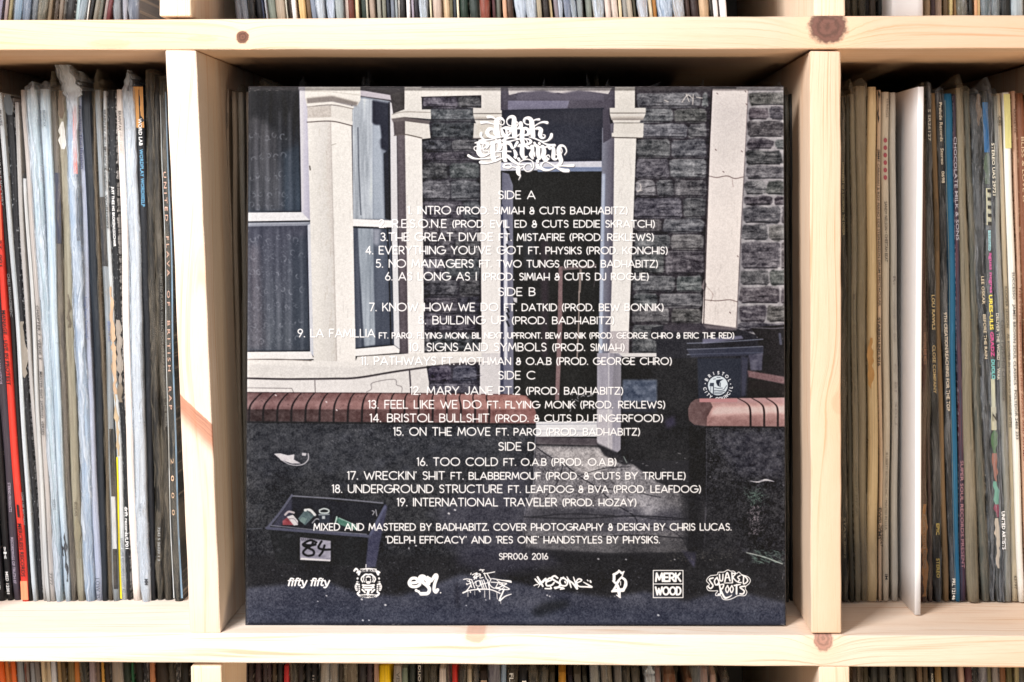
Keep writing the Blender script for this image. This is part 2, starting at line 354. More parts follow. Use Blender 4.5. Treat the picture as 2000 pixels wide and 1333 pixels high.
# graffiti scratches
for s in ([(1332, 200), (1343, 186), (1352, 192)], [(1340, 184), (1346, 199)], [(1354, 185), (1353, 204)], [(1360, 190), (1372, 192)], [(1298, 196), (1305, 199)], [(1246, 375), (1252, 368), (1250, 360)], [(1244, 374), (1254, 372)]): L(s, 1.6, (205, 195, 190), .75)
# --- bay window
R(470, 165, 700, 445, (150, 148, 158))
P([(470, 170), (586, 170), (589, 415), (470, 415)], (36, 36, 40), g=(540, 230, 575, 400, (60, 68, 82)), n=10, tx='v')
P([(470, 230), (505, 230), (540, 260), (552, 412), (470, 412)], (78, 76, 82), a=.55, n=28, tx='v', f=6)
P([(552, 300), (586, 280), (589, 414), (556, 414)], (56, 70, 88), a=.5, f=6)
def flower(x, y, s, a): 
    q0 = rr.uniform(0, 6.28)
    L([(x + s * math.cos(q), y + s * 1.15 * math.sin(q)) for q in np.linspace(q0, q0 + rr.uniform(2.2, 4.2), 6)], rr.uniform(1.2, 2.4), (140, 146, 160), a * rr.uniform(.4, 1.1))
    for k in range(3): u, v = x + rr.normal() * 4, y + rr.normal() * 4; L([(u, v), (u + rr.uniform(-3, 3), v + rr.uniform(-3, 3))], 1.4, (135, 140, 155), a * .7)
for i in range(9):
    x = 486 + i * 11 + rr.uniform(-3, 3); P([(x, 215 + rr.uniform(0, 40)), (x + 4, 215), (x + 7, 412), (x + 1, 412)], (112, 114, 128) if i % 2 else (30, 32, 40), a=.28, f=2.2)
for i in range(5):
    for k, y in enumerate((268, 308, 344, 378, 402)): flower(490 + i * 15 + (k % 2) * 6 + rr.uniform(-3, 3), y + rr.uniform(-5, 5), rr.uniform(3, 5), .35)
P([(583, 170), (604, 170), (607, 433), (588, 414)], (178, 176, 192), g=(584, 300, 606, 300, (160, 158, 178)))
P([(470, 414), (588, 414), (607, 433), (470, 434)], (204, 205, 216), n=6); L([(470, 415), (588, 414), (584, 176)], 1.4, (30, 32, 42), sm=False)
R(470, 433, 606, 443, (118, 122, 138)); L([(480, 434), (606, 432)], 2.4, (26, 28, 36)); L([(480, 438), (604, 436)], 1, (170, 175, 188), .7)
P([(470, 443), (600, 441), (605, 686), (470, 687)], (66, 68, 84), g=(540, 450, 560, 660, (76, 82, 94)), n=14, tx='v')
P([(470, 480), (505, 480), (520, 680), (470, 686)], (98, 90, 100), a=.5, n=16, f=7)
P([(565, 470), (600, 460), (604, 684), (570, 680)], (50, 58, 72), a=.6, f=6)
for i in range(10):
    x = 486 + i * 11 + rr.uniform(-3, 3); P([(x, 450), (x + 4, 450), (x + 7, 684), (x + 1, 684)], (122, 126, 142) if i % 2 else (40, 44, 58), a=.24, f=2.5)
for i in range(6):
    for k, y in enumerate((468, 500, 535, 568, 600, 632, 664)): flower(490 + i * 18 + (k % 2) * 8 + rr.uniform(-4, 4), y + rr.uniform(-6, 6), rr.uniform(3, 5), .4)
for _ in range(420): x, y = rr.uniform(482, 570), rr.uniform(475, 684); L([(x, y), (x + 1.5, y + 1.5)], 1.2, (140, 145, 162), .22)
P([(599, 441), (608, 437), (615, 700), (605, 687)], (176, 182, 204)); L([(600, 441), (605, 686), (470, 687)], 1.4, (28, 30, 40), sm=False)
P([(470, 688), (606, 687), (614, 702), (470, 703)], (228, 224, 226), n=5)
# side window of the bay
P([(686, 176), (800, 176), (800, 470), (690, 470)], (62, 58, 64), n=8)
P([(688, 186), (762, 198), (763, 430), (690, 428)], (118, 126, 142), n=16, tx='v')
P([(688, 190), (728, 195), (728, 428), (690, 428)], (158, 166, 178), n=34, tx='v')
P([(727, 196), (762, 202), (762, 300), (744, 290), (742, 250), (727, 240)], (44, 46, 60), f=2)
P([(728, 246), (742, 244), (745, 270), (738, 276), (746, 300), (748, 380), (750, 428), (729, 428)], (142, 152, 168), f=1.5)
P([(749, 300), (762, 290), (763, 430), (752, 428)], (42, 44, 56), f=1)
L([(760, 200), (762, 428)], 2, (24, 26, 34))
L([(699, 250), (701, 330), (705, 420)], 2.2, (70, 74, 88), .7)
P([(702, 176), (768, 187), (766, 196), (700, 187)], (156, 150, 162)); P([(702, 172), (792, 172), (792, 186), (768, 186)], (58, 54, 58))
P([(762, 200), (774, 206), (777, 446), (764, 432)], (184, 182, 194)); P([(688, 428), (765, 431), (778, 445), (689, 442)], (232, 232, 236))
P([(688, 443), (763, 447), (770, 674), (694, 682)], (66, 72, 88), n=10, tx='v')
P([(698, 446), (729, 447), (733, 674), (712, 677)], (132, 142, 156), n=30, tx='v', f=1); P([(688, 444), (699, 445), (706, 680), (694, 681)], (84, 90, 106), n=14, tx='v')
P([(730, 460), (756, 465), (758, 590), (732, 600)], (86, 94, 112), a=.6, f=5); P([(728, 446), (744, 447), (740, 480), (730, 478)], (170, 174, 190), a=.6, f=3)
L([(757, 448), (761, 560), (764, 672)], 3, (34, 36, 46)); L([(688, 444), (764, 447)], 1.5, (30, 32, 42)); L([(694, 681), (768, 674)], 1.5, (32, 34, 44))
P([(765, 440), (776, 442), (781, 682), (770, 674)], (196, 199, 212)); P([(694, 682), (770, 675), (781, 683), (780, 690), (694, 696)], (234, 232, 234), n=4)
P([(776, 262), (792, 262), (800, 692), (781, 690)], (94, 86, 94), n=8)
# pillar one
P([(601, 238), (646, 236), (658, 714), (613, 714)], (212, 207, 200), g=(612, 400, 652, 398, (184, 178, 176)), n=7)
P([(646, 236), (686, 242), (695, 712), (658, 714)], (222, 217, 210), g=(660, 280, 668, 650, (234, 228, 224)), n=6); L([(646, 238), (652, 470), (658, 712)], 2, (166, 160, 158), .7)
L([(605, 325), (606, 332)], 2.5, (90, 84, 84)); L([(648, 284), (656, 281)], 1.5, (150, 145, 140))
P([(596, 170), (704, 170), (704, 196), (698, 206), (650, 196), (599, 206), (596, 190)], (206, 201, 192), n=8)
P([(598, 192), (648, 187), (700, 200), (696, 208), (650, 199), (600, 203)], (126, 118, 116), f=1.5)
P([(600, 203), (649, 199), (692, 209), (688, 214), (648, 205), (600, 209)], (212, 206, 198)); L([(600, 209), (648, 205), (690, 213)], 1.4, (112, 104, 102))
P([(600, 209), (647, 206), (647, 233), (601, 236)], (172, 165, 160), n=8); P([(647, 206), (688, 214), (688, 241), (647, 233)], (204, 197, 188), n=6)
P([(600, 231), (647, 229), (689, 238), (688, 245), (647, 236), (601, 239)], (214, 208, 200)); L([(600, 239), (647, 237), (688, 246)], 2.2, (104, 94, 94)); L([(598, 178), (648, 180), (702, 186)], 1, (140, 134, 128), .8)
# pillar two
P([(790, 170), (823, 170), (824, 216), (790, 216)], (202, 197, 190), n=7)
P([(791, 262), (824, 268), (829, 700), (798, 700)], (216, 211, 206), g=(808, 300, 812, 600, (238, 234, 234)), n=6)
P([(762, 184), (790, 178), (790, 216), (768, 224)], (64, 60, 62), n=6)
P([(764, 224), (790, 214), (841, 214), (842, 233), (790, 229), (764, 233)], (192, 187, 180), n=6); L([(766, 224), (790, 219), (841, 220)], 1.2, (110, 104, 102))
P([(764, 232), (790, 229), (841, 236), (838, 243), (790, 237), (768, 240)], (98, 90, 92), f=1)
P([(791, 237), (838, 243), (841, 270), (824, 272), (791, 264)], (198, 191, 182), n=7); P([(768, 238), (791, 237), (791, 262), (770, 264)], (84, 76, 80)); L([(770, 265), (791, 263), (824, 270)], 2, (92, 84, 84))
# beam and door pillars
P([(823, 172), (980, 172), (980, 187), (823, 190)], (208, 203, 196), n=6); L([(823, 190), (940, 187)], 1.5, (40, 36, 42))
R(940, 172, 978, 213, (200, 195, 190), n=7)
P([(938, 268), (979, 268), (981, 692), (941, 692)], (214, 209, 205), n=6, g=(960, 300, 960, 640, (226, 222, 224))); P([(937, 690), (982, 690), (980, 775), (938, 775)], (192, 188, 198), n=8)
L([(937, 272), (940, 690)], 2, (60, 54, 62), .8)
R(924, 211, 993, 222, (194, 188, 182)); L([(924, 222), (993, 222)], 1.3, (110, 104, 102)); P([(924, 223), (993, 223), (990, 234), (927, 234)], (200, 194, 186), g=(950, 226, 950, 236, (120, 112, 110)))
P([(927, 235), (988, 235), (986, 241), (930, 241)], (202, 197, 190)); P([(926, 241), (984, 241), (984, 270), (924, 270)], (186, 179, 172), n=7); L([(924, 271), (980, 271)], 2, (100, 92, 92))
# doorway
R(978, 172, 1202, 216, (74, 70, 84), n=8); P([(992, 172), (1195, 172), (1188, 184), (1150, 179), (1110, 185), (1090, 181), (1060, 186), (1020, 180), (994, 186)], (168, 162, 166), n=6)
P([(1010, 182), (1060, 176), (1092, 184), (1130, 176), (1180, 184), (1180, 196), (1010, 196)], (84, 80, 96), f=2)
P([(992, 197), (1112, 197), (1108, 212), (992, 215)], (104, 102, 126), n=6)
P([(980, 215), (1180, 211), (1180, 320), (980, 320)], (43, 45, 58), n=5); P([(1000, 215), (1178, 213), (1178, 250), (1000, 230)], (50, 50, 60), a=.6, f=5)
P([(978, 332), (1180, 330), (1176, 830), (1040, 830), (978, 780)], (35, 35, 36), n=3)
P([(978, 318), (1180, 315), (1180, 331), (978, 334)], (168, 172, 200), n=5); P([(1050, 327), (1180, 327), (1180, 335), (1050, 336)], (98, 112, 146))
P([(980, 336), (994, 340), (1002, 362), (1003, 775), (978, 775)], (98, 99, 120), n=8, tx='v'); P([(984, 430), (991, 430), (991, 700), (985, 700)], (208, 213, 236), a=.85, f=.7); P([(978, 400), (983, 400), (984, 770), (977, 770)], (66, 68, 92))
for y in (448, 460, 478, 600, 612, 628): L([(990, y), (994, y + 9)], 4, (36, 38, 48), .85)
P([(1002, 582), (1010, 582), (1010, 592), (1004, 590)], (170, 168, 180))
P([(1056, 470), (1072, 470), (1070, 700), (1058, 700)], (54, 44, 54), a=.7, f=3); P([(1020, 440), (1046, 440), (1044, 540), (1024, 540)], (48, 50, 58), a=.6, f=4)
P([(1091, 522), (1099, 520), (1098, 640), (1092, 782), (1084, 782), (1089, 640)], (112, 86, 90), n=8); P([(1097, 522), (1165, 516), (1165, 523), (1097, 529)], (84, 72, 76))
L([(1134, 528), (1132, 570)], 4.5, (112, 98, 94)); L([(1131, 570), (1130, 640), (1127, 700)], 2.2, (140, 122, 116)); L([(1127, 690), (1140, 682)], 1.4, (110, 100, 98)); L([(1164, 524), (1160, 560)], 2, (60, 54, 58))
for _ in range(46): x, y = rr.uniform(1110, 1162), rr.uniform(772, 802); L([(x, y), (x + rr.uniform(-7, 7), y + rr.uniform(-5, 5))], 1.6, (165, 165, 178) if rr.random() < .6 else (25, 25, 30), .6)
P([(1176, 250), (1202, 238), (1200, 450), (1196, 692), (1196, 830), (1166, 830), (1170, 600), (1175, 340)], (108, 112, 130), g=(1174, 500, 1198, 500, (90, 86, 102)), n=6, tx='v'); P([(1177, 214), (1190, 216), (1194, 270), (1178, 280)], (70, 66, 80))
P([(1176, 340), (1182, 340), (1176, 690), (1170, 690)], (150, 164, 196), a=.8, f=1)
P([(1047, 824), (1166, 823), (1166, 853), (1047, 853)], (212, 216, 230), n=5); L([(1047, 829), (1165, 828)], 1.3, (120, 122, 138)); L([(1047, 842), (1165, 842)], 1.3, (140, 142, 158))
P([(1047, 853), (1167, 856), (1168, 872), (1047, 868)], (84, 78, 86), n=14, tx='m'); L([(1047, 869), (1170, 872)], 3, (30, 30, 36))
# right door pillar
R(1201, 170, 1240, 212, (206, 201, 192), n=7)
P([(1200, 262), (1243, 262), (1236, 450), (1228, 648), (1192, 648), (1198, 450)], (222, 218, 212), n=6, g=(1218, 280, 1212, 600, (232, 230, 230)))
P([(1192, 647), (1229, 647), (1228, 692), (1190, 692)], (166, 160, 166), n=14)
R(1191, 211, 1261, 221, (202, 197, 189)); L([(1191, 221), (1261, 221)], 1.3, (104, 98, 98)); P([(1191, 222), (1261, 222), (1256, 235), (1194, 235)], (206, 200, 192), g=(1225, 225, 1225, 237, (112, 104, 104)))
P([(1196, 235), (1251, 235), (1249, 240), (1198, 240)], (208, 202, 194)); P([(1199, 241), (1257, 241), (1256, 268), (1198, 262)], (206, 200, 190), n=6); P([(1195, 260), (1257, 262), (1255, 269), (1195, 267)], (210, 205, 196)); L([(1196, 269), (1256, 270)], 2.2, (92, 84, 84))
P([(1166, 690), (1214, 690), (1212, 878), (1206, 884), (1178, 884), (1166, 860)], (136, 134, 150), n=10, tx='v'); P([(1166, 800), (1196, 800), (1196, 884), (1178, 884), (1166, 864)], (166, 163, 174), n=10, f=1); L([(1189, 690), (1188, 880)], 2.4, (180, 180, 190), .7)
P([(1194, 690), (1282, 690), (1282, 697), (1216, 697), (1205, 688)], (196, 193, 198)); P([(1200, 690), (1214, 697), (1213, 760), (1196, 760)], (110, 108, 120), a=.6)
# bins and the dark yard
P([(1213, 700), (1540, 690), (1540, 900), (1213, 900)], (38, 38, 42), n=7)
P([(1216, 742), (1283, 742), (1283, 786), (1214, 786)], (76, 86, 108), n=42, tx='m', f=1.5); P([(1214, 786), (1283, 786), (1283, 806), (1214, 806)], (50, 54, 68), a=.6, f=2)
P([(1298, 822), (1316, 812), (1320, 830), (1302, 838)], (58, 54, 82), a=.7, f=3)
P([(1273, 640), (1296, 636), (1372, 633), (1438, 642), (1478, 655), (1480, 700), (1282, 700), (1282, 668), (1268, 660)], (42, 42, 50), n=8)
P([(1296, 636), (1372, 632), (1438, 641), (1430, 648), (1340, 652), (1296, 645)], (62, 58, 68), n=10, f=1)
P([(1372, 634), (1438, 640), (1440, 646), (1380, 642)], (140, 130, 136), a=.6, f=1.5)
P([(1465, 640), (1540, 634), (1540, 740), (1490, 735), (1480, 660)], (38, 36, 40), n=6); L([(1466, 640), (1510, 642), (1540, 640)], 2, (92, 90, 102), .8); L([(1523, 653), (1525, 672)], 5, (70, 74, 96), .8)
P([(1372, 662), (1448, 656), (1452, 662), (1372, 672)], (92, 92, 118), f=1)
for k, y in enumerate((668, 680, 690)): L([(1342, y + 3), (1400, y + 1), (1490, y - 5 + k * 2)], 1.8, (112, 120, 146), .75)
P([(1342, 684), (1492, 678), (1490, 694), (1350, 698)], (56, 60, 82), a=.7, f=1)
P([(1362, 700), (1448, 700), (1446, 782), (1364, 782)], (42, 46, 60), f=1); P([(1448, 696), (1462, 700), (1456, 775), (1447, 775)], (58, 60, 82), a=.8, f=2); P([(1462, 694), (1490, 690), (1488, 724), (1466, 724)], (72, 72, 92), n=24, tx='m', f=1)
P([(1460, 724), (1540, 738), (1540, 752), (1462, 737)], (112, 82, 88), n=12, f=1.2); P([(1462, 738), (1540, 754), (1540, 780), (1460, 778)], (40, 36, 38), f=1)
# ledge under the bay, panels
P([(470, 703), (612, 704), (694, 708), (698, 697), (780, 692), (860, 688), (941, 686), (941, 708), (860, 713), (780, 724), (690, 738), (470, 740)], (222, 217, 214), n=12)
P([(470, 712), (690, 718), (860, 697), (940, 694), (940, 709), (860, 713), (690, 738), (470, 738)], (204, 199, 198), n=16, f=1.5)
L([(470, 703), (540, 702), (608, 705)], 2, (120, 108, 104), .8); L([(697, 697), (730, 694), (776, 690)], 1.6, (110, 100, 98), .8)
P([(470, 741), (690, 739), (838, 716), (838, 772), (470, 772)], (208, 203, 205), n=9)
L([(470, 739), (560, 741), (650, 740), (700, 738), (780, 725), (880, 712), (938, 709)], 4, (66, 60, 66), .85)
L([(615, 742), (616, 768)], 2, (120, 112, 116)); L([(800, 722), (803, 768)], 3, (84, 78, 86)); L([(470, 758), (570, 759), (574, 768)], 1.5, (120, 115, 118), sm=False)
L([(716, 766), (726, 760), (728, 748), (770, 741), (775, 752), (785, 756), (785, 766)], 1.5, (120, 114, 118), .9)
P([(833, 715), (937, 712), (937, 772), (842, 772)], (52, 50, 62), n=22, tx='s'); wallstones(836, 934, [714, 748, 772], (70, 68, 84), 0, [[.48], []], hl=.6); P([(820, 745), (835, 740), (840, 772), (820, 772)], (200, 196, 198))
# left garden wall
P([(470, 800), (1047, 800), (1044, 1090), (470, 1090)], (44, 45, 51), n=24, tx='n')
P([(470, 830), (1040, 830), (1030, 900), (480, 930)], (70, 74, 88), a=.24, f=12, n=38, tx='m')
for _ in range(60):
    x, y = rr.uniform(490, 1020), rr.uniform(835, 960); s = rr.uniform(8, 26)
    P([(x, y), (x + s, y + rr.uniform(-4, 4)), (x + s * .8, y + s * .4), (x, y + s * .5)], (78, 82, 100), a=rr.uniform(.08, .3), f=5, n=16, tx='m')
for _ in range(170): x, y = rr.uniform(640, 1030), rr.uniform(832, 870); L([(x, y), (x + 2, y + 1.5)], 1.3, (150, 150, 165), .28)
P([(845, 990), (1036, 900), (1030, 1080), (880, 1075)], (76, 76, 94), a=.6, f=14, n=12)
L([(1046, 850), (1043, 900), (1041, 950), (1028, 985), (1022, 1030), (1024, 1056), (1032, 1068)], 1.6, (140, 140, 156), .7)
P([(535, 887), (548, 886), (562, 890), (575, 888), (574, 898), (588, 906), (570, 906), (548, 898)], (170, 165, 178), n=36, tx='m'); L([(548, 898), (568, 908), (590, 908), (602, 898), (602, 886)], 1.8, (190, 186, 196), .8); P([(590, 885), (599, 886), (597, 891), (590, 890)], (160, 156, 168))
P([(470, 766), (1008, 770), (1028, 773), (1040, 786), (1047, 806), (1046, 827), (470, 823)], (58, 46, 48), g=(500, 800, 1040, 800, (132, 84, 82)), n=22, tx='m')
P([(470, 767), (1008, 771), (1026, 774), (1036, 786), (1030, 800), (470, 800)], (108, 76, 78), g=(500, 780, 1040, 780, (160, 106, 100)), n=20, tx='m')
P([(470, 782), (1030, 786), (1034, 796), (470, 794)], (144, 106, 108), g=(500, 780, 1040, 780, (178, 124, 116)), a=.55, f=3)
for k in range(22):
    xt = 500 + k * 26.6; tw = 12 * (1 - k / 17)
    if xt > 975: break
    L([(xt + tw * .9, 768), (xt - 2 + tw * .2, 778), (xt - 12 + k * .9, 795), (xt - 14 + k * 1.0, 824)], [1.6, 2.4, 3.6, 4.2], (34, 30, 36), .92)
L([(470, 825), (760, 827), (1044, 829)], 3, (30, 30, 34), .8); L([(470, 767), (800, 768), (1010, 771)], 1.2, (60, 44, 48), .7)
for x, y in ((538, 772), (637, 785), (657, 801)): L([(x, y), (x + 1.5, y + 1)], 2, (220, 210, 220), .9)
# path
P([(1046, 872), (1168, 874), (1205, 886), (1242, 912), (1284, 942), (1338, 968), (1346, 1000), (1342, 1079), (1180, 1080), (1026, 1070), (1024, 1010), (1043, 950)], (112, 110, 118), n=54, tx='n', f=1.5)
P([(1046, 872), (1168, 874), (1210, 900), (1150, 935), (1090, 900)], (176, 172, 176), a=.85, n=36, f=5)
P([(1024, 990), (1320, 990), (1400, 1030), (1160, 1045), (1024, 1030)], (66, 66, 80), a=.8, n=14, f=6)
P([(1030, 1040), (1200, 1045), (1340, 1070), (1200, 1080), (1036, 1070)], (146, 145, 154), a=.65, n=34, f=5)
P([(1232, 960), (1290, 965), (1320, 990), (1260, 1010)], (146, 145, 156), a=.7, n=30, f=6); P([(1356, 962), (1392, 970), (1420, 1030), (1380, 1050), (1368, 1010)], (108, 105, 120), a=.85, n=34, f=5); P([(1330, 960), (1362, 960), (1366, 1070), (1336, 1070)], (44, 44, 50), a=.85, f=5, n=8)
for s in ([(1048, 874), (1075, 893), (1100, 905), (1130, 930), (1165, 952), (1200, 985)], [(1040, 1010), (1110, 1004), (1200, 1008)], [(1060, 1026), (1180, 1024), (1300, 1030)], [(1200, 985), (1240, 1010), (1245, 1040)]): L(s, 2.2, (36, 36, 44), .75)
P([(1166, 866), (1206, 884), (1240, 905), (1220, 910), (1180, 890)], (38, 38, 44), a=.85, f=2); L([(1218, 892), (1224, 904)], 1.3, (150, 170, 165), .8)
# right garden wall
P([(1352, 820), (1540, 820), (1540, 1160), (1360, 1160), (1380, 1000)], (42, 42, 48), n=32)
for _ in range(220): x, y = rr.uniform(1385, 1532), rr.uniform(836, 950); L([(x, y), (x + 2, y + 1)], 1.3, (120, 120, 145), .3)
P([(1390, 845), (1535, 840), (1535, 935), (1440, 930)], (72, 72, 88), a=.5, f=9, n=50, tx='m')
L([(1465, 940), (1480, 942), (1495, 938), (1512, 941)], [1, 2.5, 4, 1], (190, 188, 204), .85); L([(1372, 905), (1369, 922)], 2, (110, 108, 122), .6)
P([(1344, 812), (1344, 798), (1349, 787), (1358, 780), (1372, 778), (1400, 778), (1540, 777), (1540, 833), (1380, 833), (1356, 830), (1346, 822)], (96, 72, 74), n=16, tx='m')
P([(1380, 832), (1381, 815), (1392, 795), (1385, 780), (1540, 777), (1540, 834)], (172, 128, 126), g=(1450, 800, 1450, 836, (130, 90, 90)), n=18, tx='m')
P([(1392, 800), (1400, 794), (1536, 793), (1536, 808), (1388, 812)], (206, 170, 168), a=.8, f=3)
P([(1400, 779), (1536, 778), (1536, 788), (1396, 788)], (164, 122, 126), f=1)
for a_ in (0, 28, 56): L([(1440 + a_, 778), (1458 + a_ * .96, 788), (1465 + a_ * .96, 800), (1466 + a_ * .95, 832)], [1.4, 2, 3.6, 4], (38, 30, 34), .9)
L([(1378, 834), (1536, 835)], 2.4, (32, 30, 34), .8)
for s_ in ([(1100, 905), (1090, 940), (1060, 980)], [(1165, 952), (1230, 960), (1290, 972)], [(1250, 1010), (1310, 1016), (1370, 1010)], [(1130, 930), (1180, 915), (1230, 912)], [(1300, 1030), (1330, 1050), (1345, 1075)]): L(s_, 1.8, (34, 34, 42), .7)
for _ in range(260):
    x, y = rr.uniform(1040, 1390), rr.uniform(885, 1070); L([(x, y), (x + rr.uniform(1, 7), y + rr.uniform(-1.5, 1.5))], rr.uniform(1, 2), (40, 40, 48) if rr.random() < .6 else (176, 175, 186), .35)
P([(1346, 833), (1380, 834), (1378, 1000), (1372, 1082), (1344, 1082)], (31, 31, 35), a=.8, n=12, f=1.5); L([(1380, 836), (1379, 1000), (1374, 1080)], 1.6, (84, 84, 98), .45)
L([(1376, 1084), (1450, 1092), (1540, 1112)], 4, (24, 24, 28), .7); L([(470, 1086), (700, 1112), (720, 1112)], 4, (26, 26, 30), .6)
for y in (1010, 1048): L([(1024, y), (1130, y + 3), (1240, y - 2), (1342, y + 4)], 3, (40, 40, 48), .75)
# pavement
P([(470, 1085), (1540, 1085), (1540, 1160), (470, 1160)], (38, 38, 43), n=7, f=4)
P([(900, 1070), (1060, 1072), (1100, 1100), (960, 1125), (890, 1100)], (60, 60, 80), a=.55, f=9, n=12); P([(1330, 1075), (1360, 1080), (1356, 1110)], (70, 68, 100), a=.7, f=2)
P([(470, 1150), (560, 1142), (640, 1138), (700, 1160), (780, 1165), (830, 1150), (900, 1122), (960, 1128), (1060, 1150), (1190, 1168), (1260, 1156), (1340, 1175), (1420, 1152), (1545, 1180), (1545, 1235), (470, 1235)], (60, 63, 80), n=22, tx='n', f=4)
P([(1035, 1196), (1060, 1178), (1110, 1172), (1112, 1184), (1080, 1196), (1050, 1206)], (34, 36, 42), a=.85, f=5); P([(888, 1140), (896, 1140), (898, 1190), (890, 1186)], (38, 38, 50), a=.6, f=3)
P([(470, 1215), (1545, 1217), (1545, 1235), (470, 1235)], (40, 42, 58), a=.7, f=2); L([(470, 1219), (1540, 1222)], 1.2, (22, 22, 28), .9)
for _ in range(620):
    x, y = rr.uniform(485, 1530), rr.uniform(1095, 1218); b = rr.random(); L([(x, y), (x + .8, y + .5)], .9 + b * .5, (120, 124, 150), .15 + .35 * b)
for x, y, s in ((637, 1164, 2.5), (620, 1175, 2), (752, 1182, 4), (706, 1171, 3.5), (708, 1212, 3), (720, 1212, 2.5), (1068, 1163, 2.5), (1073, 1165, 2.5), (1285, 1202, 4), (812, 1066, 3), (798, 1070, 1.8), (798, 1072, 2), (888, 996, 3.5), (876, 1003, 4), (1168, 1092, 3.5), (1222, 1093, 3), (1317, 1093, 2.5), (910, 1183, 1.8), (948, 1172, 2), (1200, 1165, 1.5)): L([(x, y), (x + 1.4, y + .6)], s * .8, (205, 205, 218), .85)
# recycling box with cans
P([(524, 1030), (568, 966), (756, 982), (724, 1044), (716, 1108), (540, 1100)], (36, 37, 41), n=4)
P([(720, 1046), (752, 984), (757, 990), (742, 1060), (734, 1108), (714, 1110)], (60, 61, 86), n=8, f=1)
P([(532, 1028), (572, 972), (746, 986), (716, 1040)], (37, 38, 46), n=4); P([(532, 1028), (570, 972), (570, 1008), (545, 1030)], (62, 62, 84), a=.7, f=2)
L([(570, 969), (660, 975), (748, 983)], 2.6, (104, 106, 124), .9); L([(523, 1031), (548, 1000), (570, 968)], 4.5, (78, 80, 102), .9); L([(521, 1032), (620, 1040), (722, 1048)], 5.5, (68, 70, 92)); L([(530, 1027), (620, 1036), (716, 1044)], 1.8, (112, 114, 134), .8); L([(724, 1044), (752, 990)], 5, (74, 78, 108), .9)
L([(478, 1034), (512, 1033)], 1.5, (80, 84, 100), .7)
P([(552, 1018), (560, 1012), (570, 1014), (574, 1026), (552, 1026)], (150, 62, 72), n=26, tx='m'); P([(560, 1010), (572, 1006), (582, 1018), (582, 1026), (574, 1027)], (182, 176, 184), n=16, tx='m'); L([(557, 1006), (564, 1000), (574, 1002)], 4, (152, 142, 148)); L([(564, 1014), (574, 1014), (582, 1024)], 1.2, (90, 80, 90), .8)
P([(582, 1014), (596, 996), (614, 1008), (596, 1027)], (74, 92, 98), n=22, tx='m'); L([(596, 997), (606, 997), (615, 1006)], 5, (186, 192, 196)); L([(600, 998), (610, 1005)], 2, (70, 76, 84)); P([(590, 1010), (600, 1014), (594, 1024), (585, 1018)], (96, 118, 118))
L([(610, 1022), (618, 1014), (626, 1018), (622, 1028)], 2, (160, 162, 172), .8)
P([(622, 1004), (644, 1003), (644, 1022), (624, 1022)], (46, 50, 62)); L([(624, 997), (633, 994), (642, 997), (640, 1002), (626, 1002), (624, 997)], 2.6, (160, 176, 178)); L([(623, 1006), (643, 1005)], 2, (150, 160, 166), .8); P([(629, 1008), (635, 1008), (635, 1014), (629, 1014)], (140, 148, 156))
P([(656, 1010), (690, 1024), (700, 1032), (694, 1036), (660, 1024)], (66, 110, 98), n=18, tx='m'); L([(658, 1010), (655, 1022)], 2.5, (150, 190, 178)); L([(662, 1012), (694, 1026)], 1.8, (140, 180, 168), .8)
L([(727, 998), (731, 1000), (728, 1006)], 1.6, (150, 150, 160)); L([(734, 996), (736, 1008)], 1.6, (150, 150, 160))
P([(586, 1050), (646, 1057), (646, 1096), (586, 1093)], (124, 122, 142), n=26, tx='h'); P([(588, 1090), (645, 1094), (645, 1097), (586, 1094)], (190, 186, 200))
for x in np.arange(589, 622, 3.6): L([(x, 1052.5), (x + 1.4, 1056)], 1.8, (60, 58, 70), .8, sm=False)
for s, w_ in (([(618, 1060), (606, 1056), (592, 1064), (600, 1070), (612, 1076), (612, 1084), (600, 1086), (592, 1080), (598, 1072), (608, 1066), (612, 1058)], 4), ([(628, 1058), (622, 1070), (632, 1074), (645, 1074)], 4), ([(634, 1066), (630, 1078), (624, 1086)], 4), ([(592, 1064), (604, 1066), (616, 1064)], 5)): L(s, w_, (22, 22, 28))
# weeds
for _ in range(230):
    y = rr.uniform(962, 1045); x = 1474 + (y - 962) * .02 + rr.normal() * 8; g_ = rr.random(); L([(x, y), (x + rr.uniform(-4, 4), y + rr.uniform(-5, 2))], 1.0, (96, 125, 115) if y < 990 else (140, 128, 140), .25 + .45 * g_)
for _ in range(60): x, y = 1472 + rr.normal() * 10, 968 + rr.normal() * 8; L([(x, y), (x + rr.uniform(-7, 8), y + rr.uniform(-4, 3))], 1.5, (110, 145, 132), .6, taper=3)
for _ in range(110): x, y = rr.uniform(1462, 1528), rr.uniform(1075, 1100); L([(x, y), (x + rr.uniform(2, 8), y + rr.uniform(0, 4))], 1.2, (100, 130, 122), .45)
L([(1458, 1080), (1490, 1088), (1528, 1102)], 2, (160, 172, 170), .8)
for _ in range(150): x, y = rr.uniform(1300, 1440), rr.uniform(1072, 1096); L([(x, y), (x + 1.5, y + .6)], 1.1, (150, 145, 130), .4)
R(470, 165, 1545, 177.5, (58, 55, 58), a=.6, n=6, f=1)
